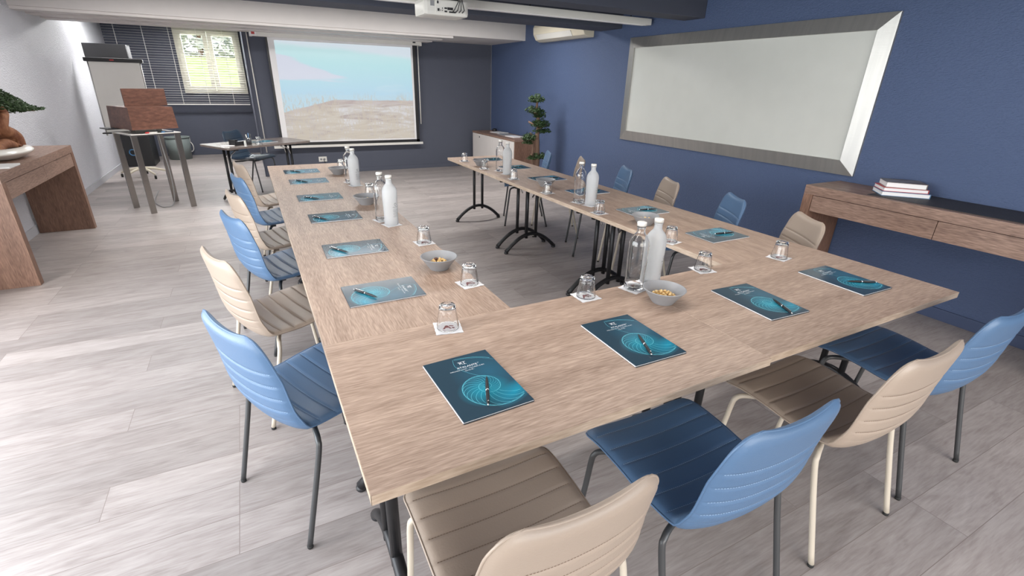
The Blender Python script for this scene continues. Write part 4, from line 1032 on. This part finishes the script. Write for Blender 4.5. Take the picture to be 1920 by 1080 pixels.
# ------------------------------------------------------------------ flipchart
fl = thing('flipchart', (-1.74, 8.86, 0), 0, 'mobile white flipchart with dark top bar and castor base behind the lectern', 'flipchart')
def tilt(z): return (z-.7)*.10
bd = B(); w0 = .315
for s_ in (0,):
    z0, z1 = .70, 1.70
    vs = []
    for z_ in (z0, z1):
        yy = tilt(z_); vs += [(-w0, yy, z_), (w0, yy, z_), (w0, yy+.02, z_), (-w0, yy+.02, z_)]
    bd.add(vs, [(0, 1, 5, 4), (1, 2, 6, 5), (2, 3, 7, 6), (3, 0, 4, 7), (4, 5, 6, 7), (3, 2, 1, 0)])
bd.obj('board', mat('flipchart_white', (.74, .72, .68), .45), fl)
for sx in (-1, 1): B().tube([(sx*w0, tilt(.66)+.01, .66), (sx*w0, tilt(1.72)+.01, 1.72)], .012, 0, 8).obj('side_rail', STEEL, fl)
tbx = B().box((0, tilt(1.72)-.005, 1.725), (.72, .055, .055), 0, .015); tbo = tbx.obj('top_bar', PLASTIC, fl)
B().box((-.02, tilt(1.72)-.034, 1.725), (.05, .004, .018)).obj('badge', RED, tbo)
B().box((0, tilt(.7)-.05, .70), (.70, .09, .018), 0, .004).obj('pen_tray', PLASTIC, fl)
B().tube([(0, .05, .14), (0, .09, 1.2)], .022, 0, 12).obj('column', STEEL, fl)
sbm = B()
for i in range(5):
    a = D(90+72*i); sbm.tube([(0, .05, .15), (.16*math.cos(a), .05+.16*math.sin(a), .125), (.32*math.cos(a), .05+.32*math.sin(a), .075)], [.022, .019, .014], 0, 8)
bs = sbm.obj('star_base', CPLAST, fl)
for i in range(5):
    a = D(90+72*i); c_ = (.32*math.cos(a), .05+.32*math.sin(a))
    B().cyl((c_[0]-.012, c_[1], .028), (c_[0]+.012, c_[1], .028), .028).obj('castor', RUBBER, bs)

# black cabinet, bin, wall unit, sockets
bc_ = thing('black_cabinet', (-1.93, 10.32, 0), 0, 'large matt black box cabinet on the floor behind the flipchart base', 'cabinet')
B().b2((-.20, -.22, .0), (.20, .40, .72), 0, .006).obj('body', PLASTIC, bc_)
rp = [(-.085+.05*math.cos(a*PI/8), -.226, .25+.05*math.sin(a*PI/8)) for a in range(17)]; B().tube(rp, .009, 0, 8, cap=False).obj('port_ring', BKB, bc_, label='blue ring on the front')
bn = thing('waste_bin', (-1.40, 10.95, 0), 0, 'grey plastic bin on the floor against the alcove wall', 'bin')
B().lathe([(.19, 0), (.215, .42), (.205, .42), (.182, .01), (.001, .01)], 36).obj('body', GALV, bn)
B().lathe([(.205, .405), (.222, .405), (.222, .425), (.205, .425)], 36, closed=True).obj('rim', GALV, bn)
wu = thing('wall_unit', (XL, 9.7, 1.76), 0, 'black wall-hung box with pale louvred end, high above the flipchart', 'wall unit')
B().b2((0, 0, 0), (.56, .34, .215), 0, .006).obj('casing', PLASTIC, wu)
lv = B()
for i in range(5): lv.b2((.5605, .04+i*.055, .02), (.568, .06+i*.055, .195))
lv.obj('louvres', CUP, wu)
def socket(loc, w_, h_, n, lab, wall='y'):
    t = thing('wall_socket', loc, 0 if wall == 'y' else -PI/2, lab, 'wall socket'); B().b2((-w_/2, -.012, -h_/2), (w_/2, 0, h_/2), 0, .003).obj('plate', WPLAST, t)
    for i in range(n):
        cx_ = (i-(n-1)/2)*.055; o = B().lathe([(.018, 0), (.018, .003), (.001, .003)], 16).obj('outlet', CUP, t)
        o.location = (cx_, -.012, 0); o.rotation_euler = (PI/2, 0, 0)
socket((.965, YB, .245), .135, .085, 2, 'double white socket low on the back wall under the screen')
socket((-1.27, YA, .33), .085, .085, 1, 'white single socket with a cable low on the alcove wall')
socket((XR, 6.18, .345), .05, .085, 1, 'small white socket on the blue wall behind the farthest blue chair', 'x')
B().tube(catmull([(-1.27, YA-.015, .31), (-1.20, YA-.05, .22), (-1.21, YA-.05, .10), (-1.33, YA-.06, .06), (-1.5, YA-.1, .05)], 6), .009, 0, 8).obj('socket_cable', WPLAST, label='white cable curling down from the alcove socket', cat='cable')
B().tube(catmull([(.975, YB-.012, .24), (.99, YB-.03, .20), (1.02, YB-.03, .05), (1.05, YB-.04, .008)], 6), .005, 0, 8).obj('plug_cable', PLASTIC, label='thin black cable dropping from the double socket', cat='cable')
